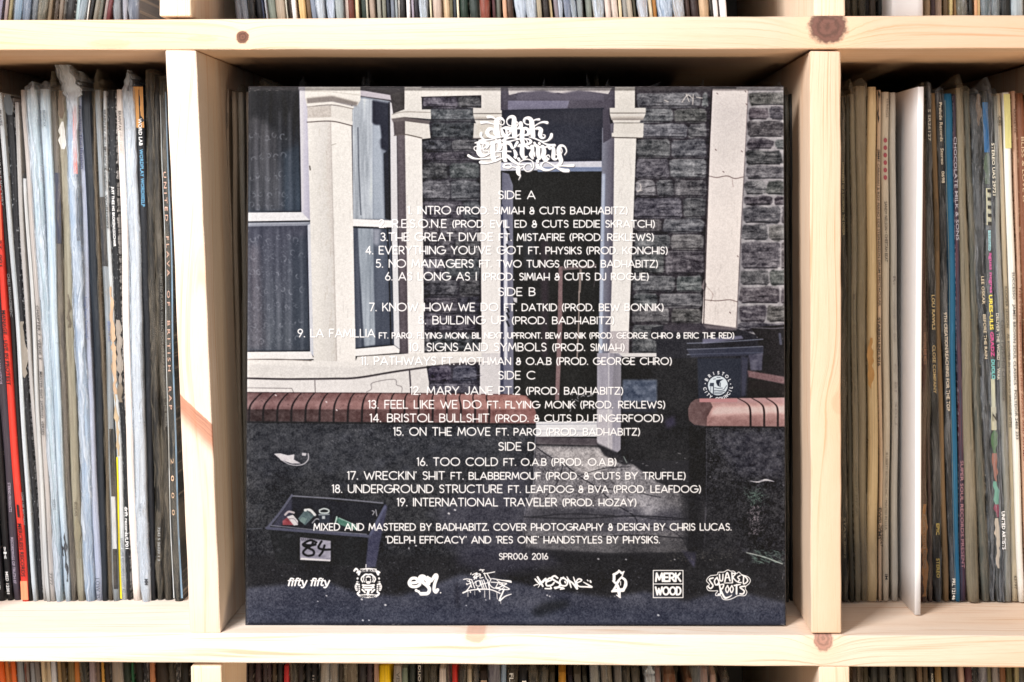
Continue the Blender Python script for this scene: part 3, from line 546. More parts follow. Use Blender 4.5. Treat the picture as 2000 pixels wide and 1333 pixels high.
# the low evening shade over the yard, and the softness of the lens
P([(1240, 930), (1450, 960), (1450, 1085), (1150, 1085), (1330, 1030)], (38, 38, 44), a=.36, f=16); P([(1016, 1035), (1450, 1060), (1450, 1092), (1016, 1092)], (38, 38, 44), a=.5, f=9)
P([(1040, 985), (1210, 1000), (1180, 1040), (1024, 1030)], (50, 50, 56), a=.45, f=9)
for _ in range(320):
    x, y = rr.uniform(485, 1040), rr.uniform(832, 1080); s_ = abs(rr.normal()) * 6 + 2
    P([(x, y), (x + s_, y + rr.uniform(-2, 2)), (x + s_ * .7, y + s_ * .6), (x - 1, y + s_ * .5)], (86, 90, 104) if rr.random() < .5 else (26, 26, 32), a=rr.uniform(.05, .2), f=1)
for _ in range(200):
    x, y = rr.uniform(1385, 1535), rr.uniform(838, 1150); s_ = abs(rr.normal()) * 6 + 2
    P([(x, y), (x + s_, y + rr.uniform(-2, 2)), (x + s_ * .7, y + s_ * .6), (x - 1, y + s_ * .5)], (86, 88, 104) if rr.random() < .5 else (26, 26, 30), a=rr.uniform(.08, .3), f=1)
for x0_, x1_, y0_, y1_ in ((604, 655, 245, 700), (648, 692, 245, 700), (792, 828, 270, 690), (940, 979, 275, 760), (1196, 1240, 270, 640), (1376, 1455, 180, 640), (480, 930, 705, 765)):
    for _ in range(46):       # streaks and chips in the painted stone
        x, y = rr.uniform(x0_, x1_), rr.uniform(y0_, y1_); L([(x, y), (x + rr.uniform(-2, 2), y + rr.uniform(4, 22))], rr.uniform(.8, 2.4), (120, 112, 108), rr.uniform(.05, .22))
for _ in range(420): x, y = rr.uniform(482, 1345), rr.uniform(768, 826); L([(x, y), (x + rr.uniform(-3, 3), y + rr.uniform(-1, 2))], rr.uniform(.8, 1.8), (40, 32, 36), .28) if x < 1044 else None
ART = ART * .35 + np.stack([bblur(ART[..., c], 1) for c in range(3)], 2) * .65
ART += (NC * 5)[..., None]
# grading of the printed photograph
LUM = ART.mean(2, keepdims=True); red_ = np.clip((ART[..., 0:1] - ART[..., 2:3] - 8) / 20, 0, 1)
ART = LUM + (ART - LUM) * (.84 - .10 * red_); ART[..., 1] += .6 * (1 - red_[..., 0])
lum = ART.mean(2); lum[:] = lum + (rr.random((N, N)).astype(np.float32) - .5) * 0
ART += (.34 * (lum - bblur(lum, 5)) + .15 * (lum - bblur(lum, 30)))[..., None]
ART = (ART - 100) * 1.03 + 98
ART = np.where(ART > 186, 186 + (ART - 186) * .46, ART); ART = np.where(ART < 30, 30 + (ART - 30) * .35, ART)
# scuffed card edges and corners
for _ in range(260):
    e_ = rr.integers(0, 4); q = rr.uniform(0, 1); dd_ = abs(rr.normal()) * 2.0
    x, y = {0: (482 + dd_, 180 + q * 1036), 1: (1530 - dd_, 180 + q * 1036), 2: (482 + q * 1048, 175 + dd_), 3: (482 + q * 1048, 1222 - dd_)}[int(e_)]
    L([(x, y), (x + rr.uniform(-1, 1) * (6 if e_ > 1 else 1), y + rr.uniform(-1, 1) * (6 if e_ < 2 else 1))], rr.uniform(.8, 1.6), (150, 146, 146), rr.uniform(.1, .45))
for x, y in ((483, 177), (1529, 177), (482, 1221), (1532, 1221)):
    for _ in range(14): u, v = x + rr.normal() * 3, y + rr.normal() * 3; L([(u, v), (u + rr.uniform(-3, 3), v + rr.uniform(-3, 3))], 1.3, (165, 160, 158), rr.uniform(.2, .5))
# film grain of the printed photograph
ART += (NF * 7)[..., None] + (np.random.default_rng(9).normal(0, 3.2, (N, N, 1))).astype(np.float32)

# --- monoline lettering
def ar(cx, cy, rx, ry, a0, a1, k=9): return [(cx + rx * math.cos(math.radians(a)), cy + ry * math.sin(math.radians(a))) for a in np.linspace(a0, a1, k)]
G = {  # height 1, y up; (width, strokes)
 'A': (.80, [[(0, 0), (.4, 1), (.8, 0)], [(.14, .3), (.66, .3)]]), 'B': (.58, [[(0, 0), (0, 1), (.3, 1)] + ar(.3, .76, .24, .24, 90, -90, 7) + [(0, .52)], [(.3, .52)] + ar(.31, .26, .27, .26, 90, -90, 7) + [(0, 0)]]),
 'C': (.86, [ar(.5, .5, .5, .5, 48, 312, 15)]), 'D': (.72, [[(0, 0), (0, 1), (.24, 1)] + ar(.24, .5, .48, .5, 90, -90, 11) + [(0, 0)]]),
 'E': (.50, [[(.5, 1), (0, 1), (0, 0), (.5, 0)], [(0, .5), (.42, .5)]]), 'F': (.48, [[(.48, 1), (0, 1), (0, 0)], [(0, .5), (.42, .5)]]),
 'G': (.92, [ar(.5, .5, .5, .5, 52, 360, 16) + [(.55, .5)]]), 'H': (.66, [[(0, 0), (0, 1)], [(.66, 0), (.66, 1)], [(0, .36), (.66, .36)]]), 'I': (.04, [[(.02, 0), (.02, 1)]]),
 'J': (.42, [[(.42, 1), (.42, .25)] + ar(.2, .24, .22, .24, 0, -170, 8)]), 'K': (.60, [[(0, 0), (0, 1)], [(.54, 1), (0, .38)], [(.2, .6), (.6, 0)]]), 'L': (.46, [[(0, 1), (0, 0), (.46, 0)]]),
 'M': (.86, [[(0, 0), (.1, 1), (.43, .2), (.76, 1), (.86, 0)]]), 'N': (.68, [[(0, 0), (0, 1), (.68, 0), (.68, 1)]]), 'O': (1.0, [ar(.5, .5, .5, .5, 90, 450, 19)]),
 'P': (.54, [[(0, 0), (0, 1), (.28, 1)] + ar(.28, .72, .27, .28, 90, -90, 8) + [(0, .44)]]), 'R': (.58, [[(0, 0), (0, 1), (.28, 1)] + ar(.28, .72, .27, .28, 90, -90, 8) + [(0, .44)], [(.25, .44), (.58, 0)]]),
 'S': (.50, [[(.47, .86)] + ar(.26, .76, .23, .24, 50, 230, 7) + ar(.25, .26, .25, .26, 62, -140, 8)]), 'T': (.62, [[(0, 1), (.62, 1)], [(.31, 1), (.31, 0)]]),
 'U': (.66, [[(0, 1), (0, .33)] + ar(.33, .33, .33, .33, 180, 360, 9) + [(.66, 1)]]), 'V': (.74, [[(0, 1), (.37, 0), (.74, 1)]]), 'W': (1.12, [[(0, 1), (.3, 0), (.56, .8), (.82, 0), (1.12, 1)], ]), 'X': (.68, [[(0, 0), (.68, 1)], [(0, 1), (.68, 0)]]),
 'Y': (.68, [[(0, 1), (.34, .45), (.68, 1)], [(.34, .45), (.34, 0)]]), 'Z': (.60, [[(0, 1), (.6, 1), (0, 0), (.6, 0)]]),
 '0': (.60, [ar(.3, .5, .3, .5, 90, 450, 15)]), '1': (.16, [[(0, .9), (.14, 1), (.14, 0)]]), '2': (.50, [ar(.25, .75, .24, .25, 170, -35, 8) + [(0, 0), (.5, 0)]]), '3': (.48, [ar(.22, .76, .22, .24, 150, -90, 8), ar(.22, .27, .25, .27, 90, -150, 8)]),
 '4': (.56, [[(.42, 0), (.42, 1), (0, .26), (.56, .26)]]), '5': (.50, [[(.44, 1), (.08, 1), (.04, .56)] + ar(.22, .32, .27, .31, 100, -140, 9)]), '6': (.54, [[(.36, 1), (.06, .42)] + ar(.27, .28, .26, .28, 160, 520, 12)]), '7': (.52, [[(0, 1), (.52, 1), (.16, 0)]]),
 '8': (.50, [ar(.25, .77, .2, .23, -90, 270, 11), ar(.25, .27, .25, .27, 90, 450, 12)]), '9': (.54, [[(.18, 0), (.48, .58)] + ar(.27, .72, .26, .28, -20, 340, 12)]), '.': (.05, [[(.02, .03), (.03, .03)]]), ',': (.05, [[(.03, .05), (0, -.12)]]),
 '(': (.18, [ar(.42, .45, .42, .72, 128, 232, 7)]), ')': (.18, [ar(-.24, .45, .42, .72, 52, -52, 7)]), "'": (.05, [[(.03, 1.0), (.02, .86)]]), '&': (.56, [[(.56, .42), (.3, .42)] + ar(.26, .2, .26, .22, 100, 370, 9) + [(.5, .55)], ar(.27, .74, .17, .25, -90, 90, 6) + ar(.27, .74, .17, .25, 90, 270, 6)]),
 '+': (.5, [[(0, .5), (.5, .5)], [(.25, .25), (.25, .75)]]), '-': (.4, [[(0, .5), (.4, .5)]]), ' ': (.36, [])}
WHITE = (252, 252, 253)
def text(runs, x0, x1, yc, sw=2.15, col=WHITE, track=.19):
    """runs: [(text, cap height px)]; fitted between x0 and x1, centred on yc"""
    tot = 0
    for s, h in runs:
        for ch in s: tot += (G[ch][0] + track) * h
    k = (x1 - x0) / (tot - track * runs[-1][1]); x = x0
    for s, h in runs:
        base = yc + h / 2 + (0.6 if h < 14 else 0)
        for ch in s:
            w_, st = G[ch]
            for p in st: L([(x + a * h * k, base - b * h) for a, b in p], sw * (1.15 if ch == '.' else 1), col, sm=False)
            x += (w_ + track) * h * k
B_, M_ = 15.0, 13.2
LINES = [([("SIDE A", B_)], 974, 1045, 381), ([("1. INTRO ", B_), ("(PROD. SIMIAH & CUTS BADHABITZ)", M_)], 797, 1225, 411), ([("2. R.E.S.O.N.E ", B_), ("(PROD. EVIL ED & CUTS EDDIE SKRATCH)", M_)], 741, 1278, 437),
 ([("3.THE GREAT DIVIDE ", B_), ("FT. MISTAFIRE (PROD. REKLEWS)", M_)], 744, 1276, 463), ([("4. EVERYTHING YOU'VE GOT ", B_), ("FT. PHYSIKS (PROD. KONCHIS)", M_)], 715, 1303, 489),
 ([("5. NO MANAGERS ", B_), ("FT. TWO TUNGS (PROD. BADHABITZ)", M_)], 735, 1284, 515), ([("6. AS LONG AS I ", B_), ("(PROD. SIMIAH & CUTS DJ ROGUE)", M_)], 753, 1266, 540), ([("SIDE B", B_)], 974, 1045, 570),
 ([("7. KNOW HOW WE DO ", B_), ("FT. DATKID (PROD. BEW BONNIK)", M_)], 722, 1295, 600), ([("8. BUILDING UP ", B_), ("(PROD. BADHABITZ)", M_)], 818, 1199, 625.5), ([("9. LA FAMILLIA", B_)], 582, 732, 651),
 ([("FT. PARO. FLYING MONK. BIL NEXT. UPFRONT. BEW BONIK (PROD. GEORGE CHRO & ERIC THE RED)", 10.6)], 741, 1433, 655), ([("10. SIGNS AND SYMBOLS ", B_), ("(PROD. SIMIAH)", M_)], 800, 1219, 678),
 ([("11. PATHWAYS ", B_), ("FT. MOTHMAN & O.A.B (PROD. GEORGE CHRO)", M_)], 706, 1311, 705), ([("SIDE C", B_)], 974, 1045, 733), ([("12. MARY JANE PT.2 ", B_), ("(PROD. BADHABITZ)", M_)], 802, 1216, 763),
 ([("13. FEEL LIKE WE DO ", B_), ("FT. FLYING MONK (PROD. REKLEWS)", M_)], 720, 1298, 790), ([("14. BRISTOL BULLSHIT ", B_), ("(PROD. & CUTS DJ FINGERFOOD)", M_)], 723, 1294, 816.5), ([("15. ON THE MOVE ", B_), ("FT. PARO (PROD. BADHABITZ)", M_)], 769, 1249, 843),
 ([("SIDE D", B_)], 974, 1045, 872), ([("16. TOO COLD ", B_), ("FT. O.A.B (PROD. O.A.B)", M_)], 815, 1203, 902), ([("17. WRECKIN' SHIT ", B_), ("FT. BLABBERMOUF (PROD. & CUTS BY TRUFFLE)", M_)], 679, 1338, 929),
 ([("18. UNDERGROUND STRUCTURE ", B_), ("FT. LEAFDOG & BVA (PROD. LEAFDOG)", M_)], 649, 1368, 955), ([("19. INTERNATIONAL TRAVELER ", B_), ("(PROD. HOZAY)", M_)], 776, 1242, 981),
 ([("MIXED AND MASTERED BY BADHABITZ. COVER PHOTOGRAPHY & DESIGN BY CHRIS LUCAS.", 13)], 613, 1428, 1029), ([("'DELPH EFFICACY' AND 'RES ONE' HANDSTYLES BY PHYSIKS.", 13)], 754, 1288, 1054), ([("SPR006 2016", 11.5)], 975, 1070, 1086.5)]
_L = L
def L(pts, wd, col, a=1.0, sm=True, taper=0): _L([(x + .9, y + 1.0) for x, y in pts], wd, (112, 109, 112), .42, sm)  # grey offset pass paints a shadow edge beside the letters
for r_, a_, b_, y_ in LINES: text(r_, a_, b_, y_, sw=2.6)
L = _L
for r_, a_, b_, y_ in LINES: text(r_, a_, b_, y_, sw=1.8 if r_[0][1] < 12 else 1.98)
# --- hand drawn title and label marks
def marks(strokes, ox, oy, sc, col=WHITE, wadd=0.0, fat=1.14, **k):
    for pts, wd in strokes:
        wd = [v * fat for v in wd] if isinstance(wd, (list, tuple)) else wd * fat
        wd = [v / sc + wadd for v in wd] if isinstance(wd, (list, tuple)) else wd / sc + wadd
        L([(ox + x / sc, oy + y / sc) for x, y in pts], wd, col, **k)
TITLE = [([(460, 120), (520, 118), (580, 150), (610, 190)], [34, 26, 14, 8]), ([(350, 215), (430, 210), (500, 225), (580, 250)], [34, 26, 14, 8]), ([(730, 185), (700, 145), (650, 145), (605, 190), (610, 300), (625, 400), (650, 450)], [12, 26, 40, 60, 68, 66, 40]),
 ([(690, 160), (735, 175), (730, 235), (690, 255), (650, 225), (670, 180)], 11), ([(560, 330), (490, 325), (450, 380), (480, 440), (560, 460), (610, 445)], [30, 44, 52, 46, 24, 14]), ([(560, 345), (570, 400), (600, 440)], [14, 20, 12]),
 ([(345, 395), (345, 450), (400, 500), (500, 500), (600, 470), (660, 455)], [36, 28, 16, 12, 12, 10]), ([(315, 520), (400, 515), (520, 500), (640, 470), (750, 450)], [22, 18, 12, 10, 10]),
 ([(690, 320), (705, 380), (740, 440), (800, 430), (850, 390)], [20, 40, 48, 26, 10]), ([(700, 310), (760, 305), (830, 320), (850, 360), (800, 380)], [12, 40, 50, 24, 10]), ([(770, 320), (780, 410)], 26),
 ([(880, 280), (800, 250), (780, 180), (830, 120), (900, 130), (905, 230), (905, 340), (915, 440)], [10, 12, 12, 30, 52, 66, 72, 66]), ([(935, 190), (970, 220), (955, 270), (900, 275)], 12), ([(915, 445), (960, 440), (1000, 410)], [40, 18, 10]),
 ([(1018, 225), (1022, 265)], 50), ([(960, 320), (1000, 300), (1045, 330), (1040, 420), (1040, 500), (1060, 570), (1110, 590), (1130, 540), (1100, 500)], [14, 40, 56, 62, 60, 50, 20, 12, 10]), ([(1020, 350), (1090, 310), (1150, 350), (1145, 410), (1080, 430)], [12, 34, 44, 40, 16]),
 ([(1190, 250), (1110, 240), (1065, 195), (1090, 145), (1160, 140), (1200, 190), (1210, 300), (1225, 440)], [10, 12, 14, 26, 44, 60, 70, 60]), ([(1090, 175), (1085, 220), (1130, 250), (1170, 240)], 10), ([(1220, 190), (1270, 165), (1330, 160)], [12, 16, 28]), ([(1250, 275), (1330, 225), (1400, 205), (1465, 215)], [12, 14, 24, 36]),
 ([(1270, 320), (1320, 310), (1360, 340), (1345, 420), (1370, 470), (1420, 470), (1430, 430), (1395, 420)], [22, 40, 54, 54, 34, 16, 12, 10]), ([(1540, 415), (1530, 460), (1480, 515), (1400, 535), (1300, 500), (1210, 455)], [36, 40, 22, 14, 12, 12]),
 ([(1590, 600), (1500, 595), (1420, 570), (1330, 520), (1230, 480), (1160, 460)], [34, 26, 16, 12, 12, 10]), ([(720, 520), (780, 480), (880, 470), (1000, 495), (1080, 490), (1160, 500), (1190, 540), (1150, 580)], [36, 30, 14, 12, 12, 20, 36, 28]), ([(720, 530), (800, 540), (900, 515), (1000, 495)], [30, 22, 12, 10]),
 ([(240, 560), (300, 550), (360, 555), (420, 560), (460, 590), (440, 640)], [12, 26, 36, 40, 44, 30]), ([(290, 560), (310, 640), (310, 720), (350, 770), (420, 770), (490, 740)], [30, 62, 70, 56, 26, 12]), ([(300, 615), (240, 625), (225, 665), (260, 695), (290, 690)], 11), ([(380, 590), (370, 650), (400, 700), (460, 700), (480, 720)], [14, 16, 10, 10, 14]),
 ([(350, 660), (420, 640), (470, 610)], 12), ([(500, 590), (540, 560), (545, 640), (545, 740), (560, 830), (600, 860), (660, 830)], [16, 46, 62, 66, 60, 30, 12]), ([(560, 570), (620, 545), (660, 570), (660, 650), (620, 690)], [12, 36, 50, 50, 16]), ([(540, 715), (650, 710), (720, 700), (850, 705)], 14), ([(600, 520), (605, 530)], 34), ([(665, 515), (670, 525)], 34),
 ([(130, 775), (200, 815), (290, 830), (400, 825), (520, 815), (640, 790)], [34, 26, 14, 14, 14, 12]), ([(330, 890), (400, 900), (500, 895), (620, 860), (700, 820)], [34, 30, 16, 14, 12]),
 ([(700, 600), (740, 570), (745, 660), (740, 760), (745, 850), (780, 870)], [16, 40, 58, 62, 50, 14]), ([(780, 560), (840, 580), (870, 640), (900, 650), (950, 600)], [36, 40, 30, 12, 14]), ([(960, 550), (930, 590), (900, 640)], [36, 26, 8]), ([(740, 760), (800, 790), (880, 860), (980, 920), (1080, 930)], [20, 44, 46, 26, 12]),
 ([(910, 690), (930, 740), (930, 810)], [30, 46, 34]), ([(900, 800), (960, 760)], 12), ([(970, 620), (1010, 600), (1040, 640), (1040, 740), (1070, 810), (1130, 790)], [12, 40, 56, 60, 40, 12]), ([(1040, 620), (1100, 610), (1140, 640)], [14, 30, 40]), ([(980, 830), (990, 850)], 36),
 ([(1170, 650), (1210, 620), (1215, 700), (1190, 760), (1220, 820)], [20, 44, 46, 50, 30]), ([(1180, 640), (1260, 600), (1310, 640), (1310, 740), (1330, 820)], [12, 30, 54, 56, 46]), ([(1250, 560), (1258, 572)], 30), ([(1330, 565), (1338, 577)], 30), ([(1240, 720), (1250, 780)], 22),
 ([(1340, 640), (1390, 620), (1410, 700), (1400, 790), (1440, 850), (1500, 830)], [14, 40, 60, 60, 44, 12]), ([(1420, 640), (1480, 620), (1510, 650)], [14, 30, 40]), ([(1510, 800), (1490, 765), (1450, 790), (1480, 820)], 12),
 ([(1520, 660), (1570, 650), (1575, 740), (1570, 810), (1610, 840), (1660, 800)], [14, 40, 54, 50, 24, 12]), ([(1760, 765), (1795, 700), (1760, 620), (1690, 610), (1660, 680), (1675, 780), (1700, 860), (1680, 920), (1600, 960)], [10, 14, 20, 34, 54, 60, 56, 40, 12]), ([(1700, 640), (1720, 700), (1690, 750), (1620, 760)], 11),
 ([(1300, 865), (1305, 880)], 38), ([(1820, 1030), (1740, 1025), (1650, 990), (1550, 930), (1450, 880), (1390, 900), (1360, 960), (1400, 1010), (1490, 1020), (1580, 990), (1660, 930)], [44, 46, 26, 14, 12, 16, 30, 36, 24, 14, 10]), ([(1910, 945), (1820, 950), (1720, 950), (1640, 960)], [34, 26, 14, 10]), ([(1300, 940), (1320, 980), (1390, 1010)], [44, 40, 14]),
 ([(1000, 890), (1060, 850), (1150, 840), (1220, 880), (1240, 960), (1190, 1030), (1110, 1040), (1070, 980), (1110, 920), (1180, 920), (1210, 960)], 13), ([(720, 960), (760, 920), (830, 920), (860, 960), (820, 985), (740, 975)], [20, 22, 16, 12, 20, 26]), ([(740, 975), (860, 965), (1000, 990), (1060, 960)], [16, 12, 12, 10]),
 ([(975, 980), (975, 1060), (985, 1100)], [56, 56, 30]), ([(985, 1080), (1010, 1120), (980, 1190)], [26, 14, 5])]
marks(TITLE, 901, 216.2, 8.696, col=(100, 98, 102), wadd=.8, fat=1.28)  # offset grey copy, a shadow painted beside the title strokes
marks(TITLE, 900, 215, 8.696, wadd=.3, fat=1.28)
def fifty(ox):
    f_ = lambda x: [([(x + 12, 448), (x + 38, 350), (x + 52, 326), (x + 78, 324)], 26), ([(x + 6, 362), (x + 66, 362)], 17)]
    i_ = lambda x: [([(x + 8, 448), (x + 28, 366)], 26), ([(x + 36, 332), (x + 37, 334)], 27)]
    t_ = lambda x: [([(x + 48, 332), (x + 18, 425), (x + 34, 446), (x + 52, 442)], 24), ([(x + 6, 362), (x + 74, 362)], 17)]
    y_ = lambda x: [([(x + 10, 362), (x + 30, 440)], 26), ([(x + 90, 362), (x + 40, 462), (x + 10, 484), (x - 8, 480)], 24)]
    out = f_(0) + i_(62) + f_(110) + t_(170) + y_(246); return [([(ox + a, b) for a, b in p], w_) for p, w_ in out]
for ox in (112, 515): marks(fifty(ox), 550, 1095, 9.09)
# beat crew badge: banners, snarling animal head, wings
c9 = lambda x, y: (550 + x / 9.09, 1095 + y / 9.09)
P([c9(1390, 150), c9(1540, 136), c9(1690, 150), c9(1680, 210), c9(1540, 198), c9(1400, 210)], WHITE); P([c9(1390, 610), c9(1540, 596), c9(1690, 610), c9(1690, 655), c9(1540, 672), c9(1390, 655)], WHITE)
text([('BEAR BEATS', 3.6)], 704, 733, 1114.4, sw=.95, col=(45, 45, 50)); text([('UNDER-CHINO', 3.4)], 704, 733, 1164.6, sw=.95, col=(45, 45, 50))
BADGE = [([(1345, 215), (1385, 200), (1370, 250)], 34), ([(1735, 215), (1695, 200), (1715, 250)], 34), ([(1440, 290), (1490, 250), (1540, 255), (1590, 250), (1640, 290)], 26), ([(1425, 300), (1415, 340), (1440, 385)], 22), ([(1655, 300), (1665, 340), (1640, 385)], 22), ([(1462, 300), (1455, 350), (1475, 385)], 15), ([(1620, 300), (1628, 350), (1606, 385)], 15),
 ([(1505, 300), (1540, 290), (1575, 300)], 22), ([(1500, 330), (1505, 390), (1540, 415), (1575, 390), (1580, 330)], 14), ([(1525, 385), (1555, 385)], 26), ([(1350, 320), (1348, 325)], 30), ([(1730, 320), (1732, 325)], 30), ([(1350, 370), (1330, 385), (1370, 385)], 10), ([(1730, 370), (1750, 385), (1710, 385)], 10),
 ([(1340, 420), (1320, 470), (1335, 520)], 40), ([(1740, 420), (1760, 470), (1745, 520)], 40), ([(1375, 430), (1380, 530)], 26), ([(1705, 430), (1700, 530)], 26), ([(1440, 440), (1540, 450), (1640, 440)], 30), ([(1450, 480), (1540, 490), (1630, 480)], 34), ([(1490, 520), (1590, 520)], 36), ([(1545, 540), (1530, 590)], 40), ([(1430, 520), (1480, 570)], 26), ([(1650, 520), (1600, 570)], 26), ([(1380, 560), (1350, 590), (1380, 625)], 30), ([(1700, 560), (1730, 590), (1700, 625)], 30), ([(1500, 75), (1498, 130)], 12), ([(1290, 185), (1320, 150), (1350, 170)], 30)]
marks(BADGE, 550, 1095, 9.09)
for p in ([(1320, 440), (1400, 455)], [(1315, 475), (1400, 490)], [(1325, 510), (1400, 520)], [(1680, 455), (1760, 440)], [(1680, 490), (1765, 475)], [(1680, 520), (1755, 510)], [(1470, 465), (1600, 465)], [(1480, 503), (1590, 503)], [(1535, 340), (1540, 350)]): L([c9(*q) for q in p], 1.2, (40, 40, 46), .8)
ESM = [([(200, 385), (300, 370), (290, 310), (210, 310), (165, 380), (200, 440), (290, 445), (350, 400), (340, 300), (380, 265), (430, 280), (450, 330), (480, 290)], 46), ([(380, 290), (400, 370), (470, 430), (510, 490), (480, 560), (370, 570)], 52), ([(460, 330), (500, 400), (510, 310), (540, 350), (610, 250), (640, 280), (600, 400), (590, 500), (620, 540), (650, 500)], 48), ([(285, 510), (290, 515)], 42), ([(325, 530), (330, 535)], 40), ([(355, 560), (370, 565)], 40), ([(700, 550), (702, 552)], 20)]
marks(ESM, 780, 1095, 8.696)
PROPH = [([(1240, 245), (1320, 215), (1260, 290), (1310, 280), (1270, 320)], 18), ([(1320, 235), (1310, 310)], 16), ([(1310, 235), (1370, 230), (1340, 270), (1310, 270)], 15), ([(1380, 240), (1370, 300), (1420, 290)], 16), ([(1410, 170), (1410, 200)], 14), ([(1360, 165), (1440, 160)], 16), ([(1380, 150), (1430, 185)], 12), ([(1430, 225), (1520, 215), (1620, 195)], 16), ([(1440, 215), (1480, 320)], 17), ([(1490, 225), (1540, 310)], 17), ([(1210, 240), (1220, 215)], 14),
 ([(1090, 325), (1150, 315), (1230, 330)], 16), ([(1150, 345), (1220, 380), (1170, 400)], 15), ([(1190, 340), (1230, 460)], 17), ([(1230, 330), (1280, 470)], 17), ([(1250, 400), (1310, 360)], 12), ([(1290, 360), (1360, 350), (1370, 430), (1310, 430), (1300, 370)], 15), ([(1370, 340), (1410, 470)], 17), ([(1400, 340), (1440, 470)], 17), ([(1380, 410), (1510, 380)], 14), ([(1430, 330), (1480, 470)], 17), ([(1500, 330), (1530, 480)], 20),
 ([(1560, 310), (1530, 400), (1600, 470), (1680, 460)], 17), ([(1560, 370), (1700, 380), (1820, 390)], 16), ([(1580, 310), (1750, 340), (1900, 375)], 16), ([(1740, 340), (1880, 350), (1900, 370)], 20), ([(1680, 380), (1640, 470), (1710, 480)], 16), ([(1700, 400), (1870, 490), (1680, 480), (1820, 400)], 18), ([(1780, 490), (1700, 680), (1800, 610), (1900, 575)], [24, 30, 20, 14]), ([(1210, 430), (1140, 520), (1080, 550)], 20), ([(1080, 555), (1200, 510), (1400, 490), (1560, 500), (1710, 560)], [22, 18, 22, 20, 18]),
 ([(1330, 470), (1370, 530)], 24), ([(1165, 540), (1165, 615)], 9), ([(1280, 520), (1282, 590)], 7), ([(1450, 510), (1450, 630)], 10), ([(1530, 510), (1535, 660)], 12), ([(1655, 550), (1665, 660)], 10), ([(1205, 530), (1208, 545)], 18), ([(1145, 400), (1150, 408)], 26), ([(1720, 690), (1725, 738)], 8), ([(1660, 340), (1780, 440), (1690, 520)], 14)]
marks(PROPH, 780, 1095, 8.696, fat=1.0)
RES = [([(260, 285), (310, 370), (350, 440)], [28, 34, 26]), ([(220, 320), (290, 400)], 24), ([(270, 460), (340, 360), (400, 310), (350, 380)], [10, 22, 26, 16]), ([(200, 430), (230, 415), (265, 410)], 16), ([(400, 350), (470, 300), (500, 330), (410, 370), (420, 430), (500, 420), (540, 380)], 26), ([(390, 480), (490, 480), (480, 450)], 22), ([(600, 300), (550, 265), (500, 300), (560, 350), (640, 400), (620, 450), (550, 465)], 28), ([(560, 480), (630, 460), (700, 470)], 22), ([(700, 290), (640, 340), (660, 420), (740, 430), (770, 370), (720, 310), (660, 300)], 25), ([(725, 360), (735, 380)], 24), ([(650, 490), (710, 480)], 22),
 ([(760, 280), (800, 360), (830, 460)], [16, 28, 20]), ([(770, 330), (850, 380), (930, 480)], [20, 26, 34]), ([(870, 285), (900, 370), (935, 480)], [16, 24, 30]), ([(920, 390), (1010, 340), (960, 315), (920, 370), (960, 440), (1080, 450), (1180, 455)], [20, 22, 24, 24, 22, 24, 26]), ([(1040, 370), (1110, 410), (1180, 450)], [14, 24, 26]), ([(1105, 335), (1120, 350)], 16), ([(1155, 350), (1165, 370)], 26)]
marks(RES, 1020, 1095, 8.696)
SP = [([(1640, 170), (1690, 215), (1730, 190)], [20, 34, 16]), ([(1640, 190), (1590, 225), (1540, 240)], [30, 34, 16]), ([(1560, 240), (1560, 330)], 38), ([(1540, 350), (1600, 390), (1640, 340), (1680, 290)], [20, 40, 30, 20]), ([(1720, 200), (1690, 280), (1640, 340)], [16, 16, 14]), ([(1690, 290), (1750, 340), (1755, 420), (1720, 500)], [30, 34, 46, 36]), ([(1640, 350), (1560, 480), (1520, 535)], [30, 22, 16]), ([(1530, 525), (1620, 510), (1710, 505)], [30, 46, 50]), ([(1620, 430), (1640, 520), (1650, 610)], [36, 50, 34]), ([(1600, 590), (1665, 630)], [12, 20]), ([(1670, 360), (1670, 420)], 12), ([(1600, 440), (1570, 490)], 16)]
marks(SP, 1020, 1095, 8.696, fat=1.3)
cm = lambda x, y: (1250 + x / 8.696, 1095 + y / 8.696)
L([cm(226, 172), cm(730, 172), cm(730, 634), cm(226, 634), cm(226, 172)], 1.7, WHITE, sm=False); L([cm(226, 402), cm(730, 402)], 1.7, WHITE, sm=False)
text([("MERK", 15.2)], 1281, 1329, 1095 + 288 / 8.696, sw=3.9); text([("WOOD", 14.4)], 1280.5, 1329.5, 1095 + 520 / 8.696, sw=3.7)
SQO = [(1200, 260), (1310, 245), (1330, 205), (1420, 200), (1490, 165), (1540, 185), (1590, 185), (1640, 225), (1680, 200), (1730, 245), (1830, 280), (1875, 340), (1850, 400), (1800, 440), (1790, 490), (1815, 540), (1780, 600), (1690, 600), (1640, 610), (1590, 640), (1500, 670), (1410, 660), (1370, 600), (1290, 600), (1290, 560), (1320, 520), (1240, 520), (1160, 510), (1135, 450), (1180, 410), (1130, 350), (1160, 290), (1200, 260)]
L([cm(*q) for q in SQO], 1.6, WHITE)
